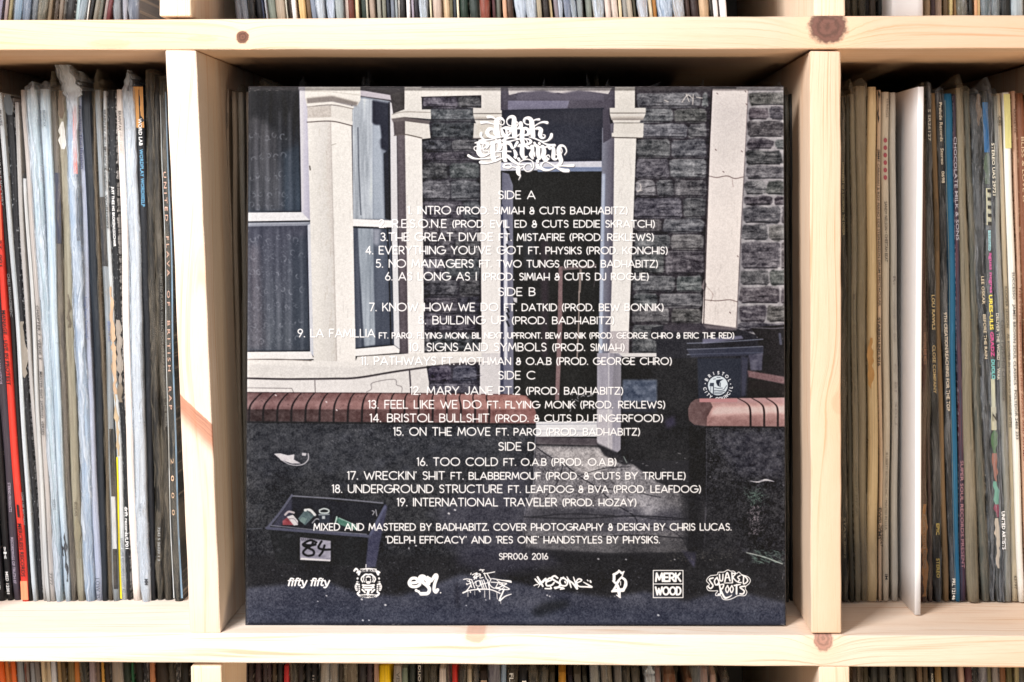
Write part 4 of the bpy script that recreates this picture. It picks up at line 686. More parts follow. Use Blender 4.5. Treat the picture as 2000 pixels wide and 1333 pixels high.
SQR = [([(1240, 300), (1180, 320), (1200, 370), (1240, 430), (1200, 480), (1160, 450)], 22), ([(1310, 290), (1265, 350), (1290, 420), (1340, 370), (1310, 300)], 20), ([(1320, 420), (1350, 390)], 18), ([(1350, 240), (1360, 340), (1400, 340), (1410, 240)], 20), ([(1440, 360), (1480, 210), (1530, 350)], 22), ([(1450, 300), (1520, 290)], 16), ([(1560, 210), (1570, 380)], 20), ([(1560, 220), (1620, 230), (1580, 290), (1640, 360)], 19), ([(1700, 260), (1660, 290), (1690, 330), (1660, 370), (1720, 380)], 18), ([(1760, 280), (1760, 400), (1830, 350), (1790, 280), (1730, 250)], 20),
 ([(1350, 420), (1370, 560), (1330, 580)], 24), ([(1350, 420), (1420, 410), (1400, 480), (1370, 490), (1410, 590), (1450, 640), (1520, 620), (1560, 590)], [16, 20, 22, 22, 26, 30, 18, 12]), ([(1490, 430), (1455, 490), (1480, 550), (1510, 490), (1485, 430)], 18), ([(1560, 430), (1530, 490), (1555, 550), (1585, 490), (1560, 430)], 18), ([(1600, 430), (1700, 410)], 20), ([(1640, 420), (1640, 570)], 26), ([(1780, 440), (1700, 460), (1770, 520), (1750, 570), (1700, 570)], 22), ([(1430, 385), (1560, 385)], 14)]
marks(SQR, 1250, 1095, 8.696, fat=1.2)
# council badge on the bin
P([(1402 + 19.4 * math.cos(a), 753.5 + 19 * math.sin(a)) for a in np.linspace(0, 6.28, 40)], (202, 214, 224), n=6)
cb = lambda x, y: (1340 + x / 16.67, 720 + y / 16.67); DK = (28, 34, 48)
P([cb(980, 380), cb(1090, 360), cb(1220, 350), cb(1110, 420), cb(1080, 500), cb(1090, 600), cb(1020, 560), cb(975, 460)], DK); L([cb(1115, 470), cb(1112, 600)], 1.2, DK)
for p in ([(930, 625), (1050, 650), (1180, 640)], [(920, 720), (1000, 715), (1100, 725), (1220, 700)], [(920, 770), (1020, 775), (1150, 765), (1250, 750)], [(920, 820), (1050, 825), (1180, 800)], [(1230, 700), (1320, 560)], [(890, 350), (960, 340)], [(1000, 290), (1110, 295)]): L([cb(*q) for q in p], 1.3, DK, .8)
P([cb(780, 470), cb(910, 470), cb(900, 590), cb(760, 580)], DK, a=.85); L([cb(890, 600), cb(885, 820)], 2, DK, .85); L([cb(800, 600), cb(800, 740)], 1.2, DK, .7)
def ring(s, a0, a1, r, h, flip=False):
    for i, ch in enumerate(s):
        if ch == ' ': continue
        a = math.radians(a0 + (a1 - a0) * i / (len(s) - 1)); cx, cy = 1402 + r * math.cos(a), 753.5 - r * math.sin(a)
        rot = (a - math.pi / 2) if not flip else (a + math.pi / 2)
        w_, st = G[ch]
        for p in st:
            q = [((u - w_ / 2) * h, (v - .5) * h) for u, v in p]
            L([(cx + u * math.cos(rot) - v * math.sin(rot), cy - (u * math.sin(rot) + v * math.cos(rot))) for u, v in q], 1.5, (232, 236, 242), sm=False)
ring("BRISTOL", 152, 24, 25.0, 5.4); ring("CITY COUNCIL", 194, 352, 26.0, 5.4, True)
for a in (171, 7): L([(1402 + 25 * math.cos(math.radians(a)), 753.5 - 25 * math.sin(math.radians(a)))] * 2, 2.4, (232, 236, 242), sm=False)
P([(1366, 779), (1440, 779), (1440, 786), (1366, 786)], (170, 124, 128), n=5)
img = bpy.data.images.new("printed_picture", N, N); px_ = np.ones((N, N, 4), np.float32); px_[..., :3] = np.clip(ART[::-1] / 255, 0, 1)
img.pixels.foreach_set(px_.ravel()); img.update(); img.pack()
SG = 0.66          # print reflectance relative to the picture's display values
t = NT('printed_sleeve_front'); ti = t.n('ShaderNodeTexImage', image=img, extension='EXTEND', interpolation='Cubic'); uv = t.n('ShaderNodeUVMap', uv_map='UVMap'); t.l(uv.outputs[0], ti.inputs[0])
hs = t.n('ShaderNodeMix', data_type='RGBA', blend_type='MULTIPLY'); hs.inputs[0].default_value = 1; t.l(ti.outputs[0], hs.inputs[6]); hs.inputs[7].default_value = (SG, SG, SG, 1)
t.l(hs.outputs[2], t.b.inputs['Base Color']); t.b.inputs['Roughness'].default_value = .5; t.b.inputs['Specular IOR Level'].default_value = .03
tc = t.n('ShaderNodeTexCoord'); t.bump(t.noise(tc.outputs['Object'], 900, 3), .10, .0003)
m_print = t.m
t = NT('printed_sleeve_edge'); tc = t.n('ShaderNodeTexCoord')
t.l(t.mix(t.ramp(t.noise(tc.outputs['Object'], 300, 3), .5, .7), (.018, .018, .022), (.07, .065, .07)), t.b.inputs['Base Color']); t.b.inputs['Roughness'].default_value = .5; m_pedge = t.m

big = tag(empty('record_sleeve', ((X0S / 1000) + .1575, SLB / 1000 + .003, FL + .0003)),
          'large square record sleeve facing out, printed with a house doorway and white track list', 'record sleeve')
big.rotation_euler = (-math.atan2(SLT - SLB, 315), 0, 0)
def sheet_body(name, w_, h_, d_, y, mat_f, mat_e, parent, bulge=.0011, n=14, xo=0.0):
    """card sleeve: front sheet slightly bowed, rounded folded edges, real thickness"""
    vs, fs, mi, uvs = [], [], [], []
    def zz(i, j): 
        u, v = i / n, j / n; return y - d_ / 2 - bulge * math.sin(math.pi * u) * math.sin(math.pi * v)
    for j in range(n + 1):
        for i in range(n + 1): vs.append((xo - w_ / 2 + w_ * i / n, zz(i, j), h_ * j / n)); uvs.append((i / n, j / n))
    for j in range(n):
        for i in range(n): a = j * (n + 1) + i; fs.append((a, a + 1, a + n + 2, a + n + 1)); mi.append(0)
    ring_ = [i for i in range(n + 1)] + [j * (n + 1) + n for j in range(1, n + 1)] + [n * (n + 1) + i for i in range(n - 1, -1, -1)] + [j * (n + 1) for j in range(n - 1, 0, -1)]
    m = len(ring_); prev = ring_
    for yy, ex in ((y - d_ / 2 + .0004, .00035), (y + d_ / 2 - .0004, .00035), (y + d_ / 2, 0)):
        cur = []
        for r in ring_:
            vx, _, vz = vs[r]; sx = (1 if vx - xo > w_ / 2 - 1e-5 else -1 if vx - xo < -w_ / 2 + 1e-5 else 0); sz = (1 if vz > h_ - 1e-5 else 0)
            cur.append(len(vs)); vs.append((vx + sx * ex, yy, vz + sz * ex)); uvs.append(uvs[r])
        for k in range(m): fs.append((prev[k], prev[(k + 1) % m], cur[(k + 1) % m], cur[k])[::-1]); mi.append(1)
        prev = cur
    fs.append(tuple(prev)); mi.append(1)
    o = mesh_obj(name, vs, fs, mat_f, parent); me = o.data; me.materials.append(mat_e); me.polygons.foreach_set('material_index', mi)
    ul = me.uv_layers.new(name='UVMap'); li = [0] * len(me.loops); me.loops.foreach_get('vertex_index', li)
    ul.data.foreach_set('uv', [c for v in li for c in uvs[v]])
    return o
sheet_body('printed_panel', .315, .315, .0022, -.0018, m_print, m_pedge, big)
sheet_body('printed_panel', .3145, .3145, .0022, .0008, m_pedge, m_pedge, big, bulge=0, xo=-.0004)['label'] = 'plain dark rear panel of the folded sleeve'
# ------------------------------------------------------------------ records standing on the shelves
RY = 71.0                                        # the spines stand 71 mm behind the shelf front
MATS = {}
def spine_mat(col, wear=.3, streak=.35, c2=None, wc=(150, 138, 124), blotch=.25, rough=.5, k=.86):
    key = (col, wear, streak, c2, wc, blotch, rough)
    if key in MATS: return MATS[key]
    t = NT('card_%d_%d_%d' % col); ac = t.n('ShaderNodeAttribute', attribute_name='across').outputs['Fac']; al = t.n('ShaderNodeAttribute', attribute_name='along').outputs['Fac']
    oi = t.n('ShaderNodeObjectInfo'); sd = t.math('MULTIPLY', oi.outputs['Random'], 97)
    base = tuple(v * k for v in lin(col)); c2 = tuple(v * k for v in lin(c2)) if c2 else tuple(v * .45 for v in base)
    s1 = t.noise(t.comb(t.math('MULTIPLY', ac, 2.4), t.math('MULTIPLY', al, .018), sd), 1, 4, .6)
    s2 = t.noise(t.comb(t.math('MULTIPLY', ac, 1.1), t.math('MULTIPLY', al, .09), t.math('ADD', sd, 31)), 1, 5, .65)
    s3 = t.noise(t.comb(t.math('MULTIPLY', ac, 2.6), t.math('MULTIPLY', al, .55), t.math('ADD', sd, 57)), 1, 5, .7)
    c = t.mix(t.math('MULTIPLY', t.ramp(s1, .42, .66), streak), base, c2)
    lt = tuple(min(v * 1.6 + .04, .9) for v in base)
    c = t.mix(t.math('MULTIPLY', t.ramp(s2, .52, .72), blotch), c, lt)
    edge = t.math('POWER', t.math('ABSOLUTE', ac), 6)
    wm = t.ramp(t.math('ADD', s3, t.math('MULTIPLY', edge, .20)), .845 - .34 * wear, .90 - .34 * wear)
    c = t.mix(t.math('MULTIPLY', wm, .85), c, tuple(v * k for v in lin(wc)))
    dirt = t.ramp(t.noise(t.comb(ac, t.math('MULTIPLY', al, .28), t.math('ADD', sd, 80)), 1, 5, .75), .62, .74)
    c = t.mix(t.math('MULTIPLY', dirt, .5), c, tuple(v * .35 for v in base))
    cr = t.noise(t.comb(t.math('MULTIPLY', ac, 4.5), t.math('MULTIPLY', al, .009), t.math('ADD', sd, 12)), 1, 2, .5)
    c = t.mix(t.math('MULTIPLY', t.ramp(cr, .56, .62), .34), c, tuple(v * .4 for v in base))
    spk = t.noise(t.comb(t.math('MULTIPLY', ac, 3.5), t.math('MULTIPLY', al, .9), t.math('ADD', sd, 140)), 1, 3, .8)
    c = t.mix(t.math('MULTIPLY', t.ramp(spk, .69, .73), .6), c, tuple(v * k for v in lin(wc)))
    t.l(c, t.b.inputs['Base Color']); t.b.inputs['Roughness'].default_value = rough; t.b.inputs['Specular IOR Level'].default_value = .35
    t.bump(t.math('ADD', t.math('ADD', s3, t.math('MULTIPLY', cr, 1.2)), t.math('MULTIPLY', s1, .6)), .5, .0006)
    MATS[key] = t.m; return t.m
def plain_mat(col, rough=.5):
    key = ('plain', col, rough)
    if key not in MATS:
        t = NT('print_%d_%d_%d' % tuple(int(v) for v in col)); tc = t.n('ShaderNodeTexCoord'); nn = t.noise(tc.outputs['Object'], 700, 4, .7); b = lin(col)
        t.l(t.mix(t.ramp(nn, .5, .68, 0, .55), b, tuple(v * .55 + .03 for v in b)), t.b.inputs['Base Color']); t.b.inputs['Roughness'].default_value = rough; MATS[key] = t.m
    return MATS[key]
def poly_mat(name, tint=(.50, .54, .60), lo=.03, hi=.27):
    t = NT(name); ac = t.n('ShaderNodeAttribute', attribute_name='across').outputs['Fac']; al = t.n('ShaderNodeAttribute', attribute_name='along').outputs['Fac']
    oi = t.n('ShaderNodeObjectInfo'); sd = t.math('MULTIPLY', oi.outputs['Random'], 61)
    warpn = t.noise(t.comb(t.math('MULTIPLY', ac, .7), t.math('MULTIPLY', al, .03), sd), 1, 3)
    a = t.noise(t.comb(t.math('MULTIPLY_ADD', warpn, 5, t.math('MULTIPLY', ac, 1.5)), t.math('MULTIPLY', al, .02), sd), 1, 4, .62)
    f = t.noise(t.comb(t.math('MULTIPLY', ac, 3), t.math('MULTIPLY', al, .2), sd), 1, 4, .7)
    fac = t.math('ADD', t.ramp(a, .38, .68, lo, hi), t.math('MULTIPLY', t.ramp(f, .58, .72), .25), clamp=True)
    t.b.inputs['Base Color'].default_value = (*tint, 1); t.b.inputs['Roughness'].default_value = .2; t.b.inputs['Specular IOR Level'].default_value = .5
    t.bump(t.math('ADD', a, t.math('MULTIPLY', f, .5)), .9, .0018)
    tr = t.n('ShaderNodeBsdfTransparent'); tr.inputs[0].default_value = (.93, .95, .96, 1); mx = t.n('ShaderNodeMixShader')
    t.l(fac, mx.inputs[0]); t.l(tr.outputs[0], mx.inputs[1]); t.l(t.b.outputs[0], mx.inputs[2]); t.l(mx.outputs[0], t.out.inputs['Surface'])
    return t.m
POLY = poly_mat('clear_polythene'); POLYD = poly_mat('old_clear_polythene', (.34, .30, .235), .03, .30); POLYB = poly_mat('milky_polythene', (.50, .57, .66), .18, .80)
PM = {'c': POLY, 'd': POLYD, 'b': POLYB}
def section(w_, dep, r=.0021, k=1.0):
    h = w_ / 2 * k; r = min(r, h * .9)
    return [(-h, dep), (-h, r * 1.2), (-h * .93, r * .35), (-h * .6, 0), (0, -r * .14), (h * .6, 0), (h * .93, r * .35), (h, r * 1.2), (h, dep)]
def loft(name, rows, mat, parent, closed=True, smooth=True, loc=(0, 0, 0)):
    """rows: [(cx, cy, z, section, along)]"""
    vs, fs, ac, al = [], [], [], []; n = len(rows[0][3])
    for cx, cy, z, sec, along in rows:
        hw = max(abs(sec[1][0]), 1e-5)
        for sx, sy in sec: vs.append((cx + sx, cy + sy, z)); ac.append(sx / hw * 1.0); al.append(along)
    for i in range(len(rows) - 1):
        for j in range(n if closed else n - 1):
            a, b = i * n + j, i * n + (j + 1) % n; fs.append((a, b, b + n, a + n))
    if closed:
        fs.append(tuple(range(n))[::-1]); fs.append(tuple(range((len(rows) - 1) * n, len(rows) * n)))
    return mesh_obj(name, vs, fs, mat, parent, loc, smooth, {'across': ac, 'along': al})
def lettering(s, parent, place, y0, y1, h, col, dx=0.0, bold=.0, mat=None):
    """text reading downwards on a spine from picture height y0 to y1, letter height h (px)"""
    cu = bpy.data.curves.new('lettering', 'FONT'); cu.body = s; cu.size = 1; cu.offset = bold * .55; cu.resolution_u = 2
    ob = bpy.data.objects.new('lettering_tmp', cu); COL.objects.link(ob)
    me = bpy.data.meshes.new_from_object(ob.evaluated_get(bpy.context.evaluated_depsgraph_get())); bpy.data.objects.remove(ob); bpy.data.curves.remove(cu)
    co = np.empty(len(me.vertices) * 3); me.vertices.foreach_get('co', co); co = co.reshape(-1, 3)
    lo, hi = co.min(0), co.max(0); u = (co[:, 0] - lo[0]) / max(hi[0] - lo[0], 1e-6); v = (co[:, 1] - lo[1]) / max(hi[1] - lo[1], 1e-6) - .5
    out = np.empty_like(co)
    for i in range(len(co)):
        py = y0 + (y1 - y0) * u[i]; x_, y_, z_ = place(py, dx + v[i] * h * .86); out[i] = (x_, y_, z_)
    me.vertices.foreach_set('co', out.ravel()); me.update(); me.name = 'lettering'; me.materials.append(mat or plain_mat(col, .45))
    o = bpy.data.objects.new('lettering', me); COL.objects.link(o); o.parent = parent; return o
NREC = 0
def record(a, b, ya, yb, ytop, floor, label, group, mat, y=None, cover=None, tip=0, tipx=0.0, txt=(), bands=(), h=None, depth=.312, wob=1.5, name='record_sleeve', tipw=1.0, spread=0):
    """a, b: (left, right) picture x of the spine at heights ya, yb; ytop: picture height of the top edge; floor: z it stands on"""
    global NREC; NREC += 1; rs = random.Random(NREC * 7 + 3)
    y = RY + rs.uniform(-1.6, 1.6) if y is None else y
    za, zb = Z(ya, y), Z(yb, y); xa, xb = (X(a[0], y) + X(a[1], y)) / 2, (X(b[0], y) + X(b[1], y)) / 2; wa, wb = X(a[1], y) - X(a[0], y), X(b[1], y) - X(b[0], y)
    wmin = min(wa, wb) * .6
    z0 = floor + .0004; z1 = (z0 + h) if h else Z(ytop, y)
    ph = rs.uniform(0, 6.28); amp = .00028 * wob
    def cx(z): return xa + (xb - xa) * (z - za) / (zb - za) + amp * math.sin(z * 24 + ph) + amp * .6 * math.sin(z * 57 + ph * 2)
    def ww(z): return max(wa + (wb - wa) * (z - za) / (zb - za), wmin) - .00030
    def cy(z): return y / 1000 + .0005 * math.sin(z * 17 + ph) * wob
    bx, by = cx(z0), y / 1000 + .15
    has = bool(cover or txt or bands or tip)
    root = empty(name, (bx, by, z0)) if has else None; off = (bx, by, z0)
    n = 26; rows = []
    for i in range(n + 1):
        s = i / n; z = z0 + (z1 - z0) * s; kk = 1.0 if 0 < i < n else .86
        rows.append((cx(z) - off[0], cy(z) - off[1] + (0 if 0 < i < n else .0006), z - off[2], section(ww(z), depth, k=kk), z * 1000))
    body = loft('card_sleeve' if has else name, rows, mat, root, loc=(0, 0, 0) if has else off)
    def place(py, dxpx, lift=.00075):
        z = Z(py, y); return (cx(z) + X(VX + dxpx, y) - off[0], cy(z) - lift - off[1] , z - off[2])
    for bd in bands:                                  # (y0, y1, colour, left, right, ragged)
        y0_, y1_, c_, l_, r_ = bd[:5]; rag = bd[5] if len(bd) > 5 else 0; m_ = max(int(abs(y1_ - y0_) / 9), 3); vs, ac, al = [], [], []
        for i in range(m_ + 1):
            z = Z(y0_ + (y1_ - y0_) * i / m_, y); hw = ww(z) / 2; taper = 1 if not rag else min(1, .45 + 2.2 * min(i, m_ - i) / m_)
            for q, sx in ((0, l_), (1, (l_ + r_) / 2), (2, r_)):
                j = rs.uniform(-1, 1) * rag * .0009; mid = (l_ + r_) / 2
                vs.append((cx(z) - off[0] + hw * (mid + (sx - mid) * taper) + (j if q != 1 else 0), cy(z) - off[1] - .00046 - (.0001 if q == 1 else 0), z - off[2])); ac.append(sx); al.append(z * 1000)
        mesh_obj('torn_patch' if rag else 'spine_band', vs, [(i * 3 + q, i * 3 + q + 1, i * 3 + q + 4, i * 3 + q + 3) for i in range(m_) for q in (0, 1)],
                 spine_mat(c_, .25 if not rag else .45, .25, None, (170, 160, 150) if not rag else (215, 205, 190)), root, smooth=True, attrs={'across': ac, 'along': al})
    if cover:
        rows = []; zt = z1 + .0012; e = .0004; extra = (Z(0, y) - Z(tip, y)) if tip else .004
        for i in range(46):
            s = i / 45; z = z0 + .0003 + (zt - z0) * s; k_ = 1 if i > 1 else (.45, .8)[i]
            rows.append((cx(z) - off[0] + rs.uniform(-1, 1) * .00035, cy(z) - off[1] - e - .0002 - rs.uniform(0, .0013), z - off[2], section(ww(z) + 2 * e, depth * .9, .0016, k_), z * 1000))
        m_ = 9
        for i in range(1, m_ + 1):
            s = i / m_; z = zt + extra * s; wk = max((1 - s ** 1.6) * tipw, .12); sway = (X(VX + tipx, y)) * s ** 1.3
            sec = [(sx * wk * (1 + .35 * rs.uniform(-1, 1)) + spread * .001 * s * (1 if sx > 0 else -1), sy * (1 - .9 * s) + rs.uniform(0, .0014)) for sx, sy in section(ww(z1) + 2 * e, depth * .25, .0016)]
            rows.append((cx(z1) - off[0] + sway, cy(z1) - off[1] - e + .002 * s, z - off[2], sec, z * 1000))
        loft('plastic_cover', rows, PM[cover], root, closed=False)
    for tx in txt:
        s_, y0_, y1_, hh, cc = tx[:5]; dx = tx[5] if len(tx) > 5 else 0; bo = tx[6] if len(tx) > 6 else .012
        lettering(s_, root, lambda py, d: place(py, d, .00105 if cover != 'c' else .0022), y0_, y1_, hh, cc, dx, bo)
    o = root or body; tag(o, label, 'record sleeve', group); return o

F = FL; K = 1
GL, GR, GC = 'record sleeves standing in the left bay', 'record sleeves standing in the right bay', 'record sleeves behind the facing sleeve'
def LR(a0, a1, b0, b1, top, label, mat, **k): record((a0, a1), (b0, b1), 470, 1150, top, F, label, GL, mat, **k)
S_ = spine_mat
WH = (238, 240, 242); BK = (20, 20, 24); 
LR(-66, -46, -8, 9, 196, 'black record sleeve cut by the left picture edge, white catalogue letters at its foot', S_((24, 25, 30), .2), txt=[("MED", 1120, 1152, 7, WH)])
LR(-46, -28, 10, 23, 196, 'black record sleeve second from the left picture edge, small white number at its foot', S_((20, 21, 26), .25), txt=[("MED 12001", 1117, 1160, 6.5, WH), ("*", 1068, 1092, 7, WH)])
LR(-28, -5, 24, 38, 190, 'dark purple record sleeve left of the bright red one', S_((72, 66, 78), .15, .5), txt=[("DRUMS AND WISDOM", 685, 750, 7, (150, 140, 160)), ("STERNO PRODUCTS", 943, 1000, 6, (176, 168, 188)), ("RECORDINGS OF TRUTH 07", 1050, 1140, 6, (176, 168, 188))])
LR(-5, 5.5, 38, 54, 185, 'bright red record sleeve with black capitals, leaning, at far left', S_((226, 62, 50), .12, .25, (200, 50, 42), (240, 150, 110)), bands=[(380, 470, (236, 104, 76), -.95, .95), (1135, 1172, (240, 150, 110), -.9, .9)],
   txt=[("ST. 001", 470, 520, 7, BK), ("MANAGE - LIVE IN PROTEST", 606, 752, 8.5, BK, 0, .03), ("MERCILESS RECORDS", 1022, 1126, 9, BK, 0, .03), ("—", 985, 1010, 5, BK)])
LR(5.5, 15, 54, 63, 192, 'black record sleeve with thin grey lettering right of the red one', S_((24, 24, 26), .15), txt=[("DURABLE MOCKERY", 305, 402, 5.5, (130, 130, 132)), ("CHILL MANAGEMENT", 535, 620, 6, (110, 112, 116)), ("LOW LIFE RECORDS", 962, 1025, 5, (120, 120, 122))])
LR(15, 25, 63, 72, 181, 'pale blue white record sleeve with a printed tag near its top', S_((196, 206, 214), .2, .5, (120, 136, 150)), txt=[("PEAVES", 215, 246, 6, (50, 60, 80))])
LR(25, 41, 72, 82, 188, 'black record sleeve with a big grey torn patch halfway down', S_((26, 28, 34), .62, .3, None, (190, 196, 204)), bands=[(628, 738, (140, 134, 126), -1.0, 1.0, 1), (185, 225, (88, 96, 104), -1, 1, 1)])
LR(41, 50, 82, 89, 200, 'flat light grey record sleeve, the first of three thin grey ones', S_((168, 168, 168), .1, .3, (120, 120, 122)))
LR(50, 58, 89, 98, 349, 'short light grey record sleeve, its top well below its neighbours', S_((190, 194, 196), .15, .4, (120, 124, 128)))
LR(58, 69, 98, 109, 176, 'grey record sleeve with dark spaced capitals on its spine', S_((172, 168, 166), .3, .4, (110, 108, 108)), txt=[("CHAPTER 7  VERSE 3", 597, 702, 6, (40, 42, 46)), ("MASTER EDIT 2XPROD  VERSES", 726, 850, 6, (50, 52, 58)), ("7777", 1118, 1142, 6, (70, 70, 72))])
LR(69, 89, 109, 123, 175, 'wide pale blue record sleeve in hazy plastic', S_((186, 206, 216), .2, .6, (110, 134, 152)), cover='b', txt=[("SEEN", 975, 995, 6, (80, 90, 100))])
LR(89, 108, 123, 135, 174, 'white blue record sleeve with black scuffs low on its spine', S_((198, 214, 226), .2, .6, (120, 146, 172)), cover='c', txt=[("BRAINTAX", 216, 248, 6, (46, 56, 70), 0), ("BRAINTAX", 216, 248, 6, (46, 56, 70), -8)], bands=[(1040, 1136, (24, 28, 36), -.1, .75, 1), (1062, 1086, (30, 34, 42), -1, -.75, 1)])
LR(108, 121, 135, 147, 178, 'dark brown grey record sleeve under a torn clear plastic tip', S_((96, 90, 86), .2, .6, (44, 40, 40)), cover='d', tip=36, tipx=-5, bands=[(338, 476, (44, 50, 72), -.9, .9)])
LR(121, 139, 147, 164, 176, 'beige record sleeve ripped white near its top', S_((158, 152, 134), .35, .5, (96, 84, 66)), cover='d', bands=[(238, 292, (232, 230, 226), -.9, .7, 1), (178, 232, (112, 94, 80), -.8, .8, 1), (575, 640, (98, 88, 74), -.2, .5, 1), (1010, 1090, (150, 142, 118), -.6, .6, 1)], txt=[("IDEAS", 980, 1008, 6, (60, 52, 40))])
LR(139, 160, 164, 184, 196, 'lavender blue record sleeve with an orange strip and a tall plastic flap', S_((158, 180, 206), .15, .7, (92, 108, 136)), cover='b', tip=66, tipx=-24, tipw=1.5, spread=4, bands=[(207, 340, (232, 112, 86), .15, .95), (340, 470, (66, 76, 92), .25, .95)])
LR(160, 171, 184, 199, 178, 'lilac white record sleeve with blue Gothic title letters', S_((186, 192, 214), .15, .4, (130, 140, 170)), cover='c', tip=36, tipx=-3, txt=[("Breaking The Illusion", 207, 330, 9, (38, 44, 84), 0, .03), ("Lose Your Stomach", 580, 660, 7.5, (70, 84, 120)), ("LOW 3S", 1128, 1168, 9, (60, 66, 80))])
LR(171, 190, 199, 211, 178, 'navy black record sleeve right of the lilac white one', S_((28, 36, 46), .12, .4))
LR(190, 196, 211, 220, 182, 'thin brown record sleeve with crumbling edge', S_((92, 78, 62), .4, .5), cover='d', tip=20)
LR(196, 209, 220, 234, 176, 'scuffed grey record sleeve with black and white blocks low down', S_((150, 158, 166), .4, .6, (70, 74, 80)), cover='d', tip=38, tipx=-2, bands=[(385, 520, (36, 40, 50), -.8, .9), (838, 970, (28, 30, 34), -.3, .95), (970, 1072, (226, 228, 230), -.4, .8), (1072, 1150, (34, 36, 42), -.4, .9)], txt=[("BRAINTAX", 628, 668, 6, (96, 110, 150), 2)])
LR(209, 218, 234, 247, 178, 'white record sleeve with a yellow lower edge and beige tear', S_((198, 204, 208), .35, .4, (130, 138, 142)), bands=[(893, 1170, (244, 226, 40), -1, -.45), (560, 770, (196, 168, 140), -.6, .9, 1), (770, 890, (190, 170, 140), -.9, .3, 1)],
   txt=[("BRAINTAX CIRCUMSTANCES", 215, 332, 6.5, (24, 26, 30), 0, .02), ("Kingdom  WORD9003", 328, 446, 7, (24, 26, 30), 0, .02), ("LOW LIFE RECORDS LOW 47", 1052, 1158, 6.5, (80, 92, 108), 2)])
LR(218, 234, 247, 255.5, 176, 'badly scuffed black record sleeve with a long grey tear', S_((24, 28, 34), .66, .3, None, (214, 216, 218)), bands=[(625, 750, (150, 142, 134), -.7, .95, 1), (748, 786, (120, 110, 98), -.9, .5, 1)], txt=[("JUST THEE HIS BROKEN/LSOCHAIR", 365, 482, 7.5, WH, 0, .02), ("drift records/LP01", 990, 1072, 7.5, WH, 0, .02)])
LR(234, 249, 255.5, 272, 175, 'cream white record sleeve with small black title at its top', S_((232, 224, 218), .1, .3, (190, 182, 180)), txt=[("BRAINTAX", 217, 256, 7, (36, 30, 30)), ("PRO LIGES", 258, 300, 6.5, (176, 170, 168))])
LR(249, 271, 272, 293, 178, 'wide milky plastic wrapped record sleeve with pointed tip', S_((222, 226, 232), .1, .5, (160, 170, 184)), cover='b', tip=38, tipx=-3, tipw=.9, txt=[("SEEK", 982, 1010, 6, (110, 116, 130)), ("MM", 1130, 1142, 8, (40, 42, 50), 4, .05)])
LR(271, 290, 293, 305, 168, 'black record sleeve with orange worn top and pale blue lettering', S_((20, 24, 32), .22, .3, None, (120, 140, 160)), bands=[(170, 250, (206, 150, 84), -.98, .92, 0), (176, 256, (22, 22, 26), -.45, .7, 1)], txt=[("WORD LAB", 232, 285, 8, WH, 2, .02), ("WORDPLAY WORD002LP", 292, 404, 8, (96, 160, 200), 2, .015)])
LR(290, 304, 305, 319, 142, 'black record sleeve with tiny white number near its foot', S_((30, 30, 32), .12, .3), cover='d', tip=5, txt=[("7243 5 26320 1 2", 1030, 1096, 5.5, (190, 196, 204)), ], )
LR(304, 319, 319, 337, 150, 'near black record sleeve with a fine grey line of text', S_((24, 22, 22), .1, .25), cover='d', tip=12, tipx=-4, txt=[("UNITED FLAVA COLLECTION OF RAP RECORDINGS  THE MARK", 535, 835, 5, (104, 102, 98), 3)])
LR(319, 334, 337, 356, 160, 'dark record sleeve with spaced peach letters beside the left upright', S_((30, 38, 44), .25, .3), cover='d', tip=10, bands=[(180, 1168, (132, 162, 186), .62, 1.0), (186, 1168, (200, 204, 206), -1.0, -.80)],
   txt=[("U N I T E D     F L A V A     O F     B R I T I S H     R A P", 336, 800, 6.6, (216, 170, 150), -1, .015), ("2   0   0   0", 895, 1006, 6.6, (216, 180, 150), -1, .015)])

def RR_(a0, a1, b0, b1, top, label, mat, **k): record((a0, a1), (b0, b1), 382, 1142, top, F, label, GR, mat, **k)
RR_(1640, 1653, 1644, 1658, 190, 'black record sleeve with faint text beside the right upright', S_((40, 38, 34), .3), cover='d', txt=[("DOWNBEAT OF A SCORPION  THE DIGGER", 318, 460, 5, (150, 140, 110)), ("STAX 8002", 1010, 1090, 5, (120, 110, 90))])
RR_(1653, 1661, 1658, 1668, 186, 'thin dark olive record sleeve second from the right upright', S_((62, 60, 50), .4, .4, None, (140, 128, 104)))
RR_(1661, 1672, 1668, 1680, 184, 'grey brown record sleeve with blotted black edge text', S_((134, 124, 104), .5, .5, (80, 72, 58), (196, 188, 170)), cover='d', tip=26, tipx=-4, txt=[("Monster Collection of soul music", 575, 790, 5.5, (84, 74, 60)), ("UBIQUITY SPECIAL", 905, 1010, 6, (84, 78, 64))])
RR_(1672, 1693, 1680, 1693, 168, 'wide brown grey record sleeve in yellowed plastic', S_((140, 126, 102), .3, .5, (98, 88, 70)), cover='d')
RR_(1694, 1713, 1694, 1716, 170, 'cream record sleeve with brown stains, thickest pale one in the right bay', S_((204, 184, 146), .25, .35, (176, 150, 108), (120, 84, 48)), bands=[(660, 760, (172, 132, 78), -.9, .1, 1)])
RR_(1713, 1721, 1717, 1724, 176, 'beige record sleeve with smudged heavy black lettering', S_((206, 182, 156), .3, .3, (160, 138, 112)), bands=[(176, 240, (42, 34, 28), -.9, -.2, 1)], txt=[("JIMMY CARAVAN & ROY PIANO SIDE STEPHENSON DRUM SPECTACULAR", 292, 598, 7.5, (34, 28, 22), -1.5, .03), ("STARBOUND 916", 620, 715, 7, (34, 28, 22), -2, .05), ("EWSL-YMS", 992, 1054, 7, (34, 28, 22), -2, .05), ("SPB 90067", 1026, 1068, 6.5, (60, 48, 38), 2)])
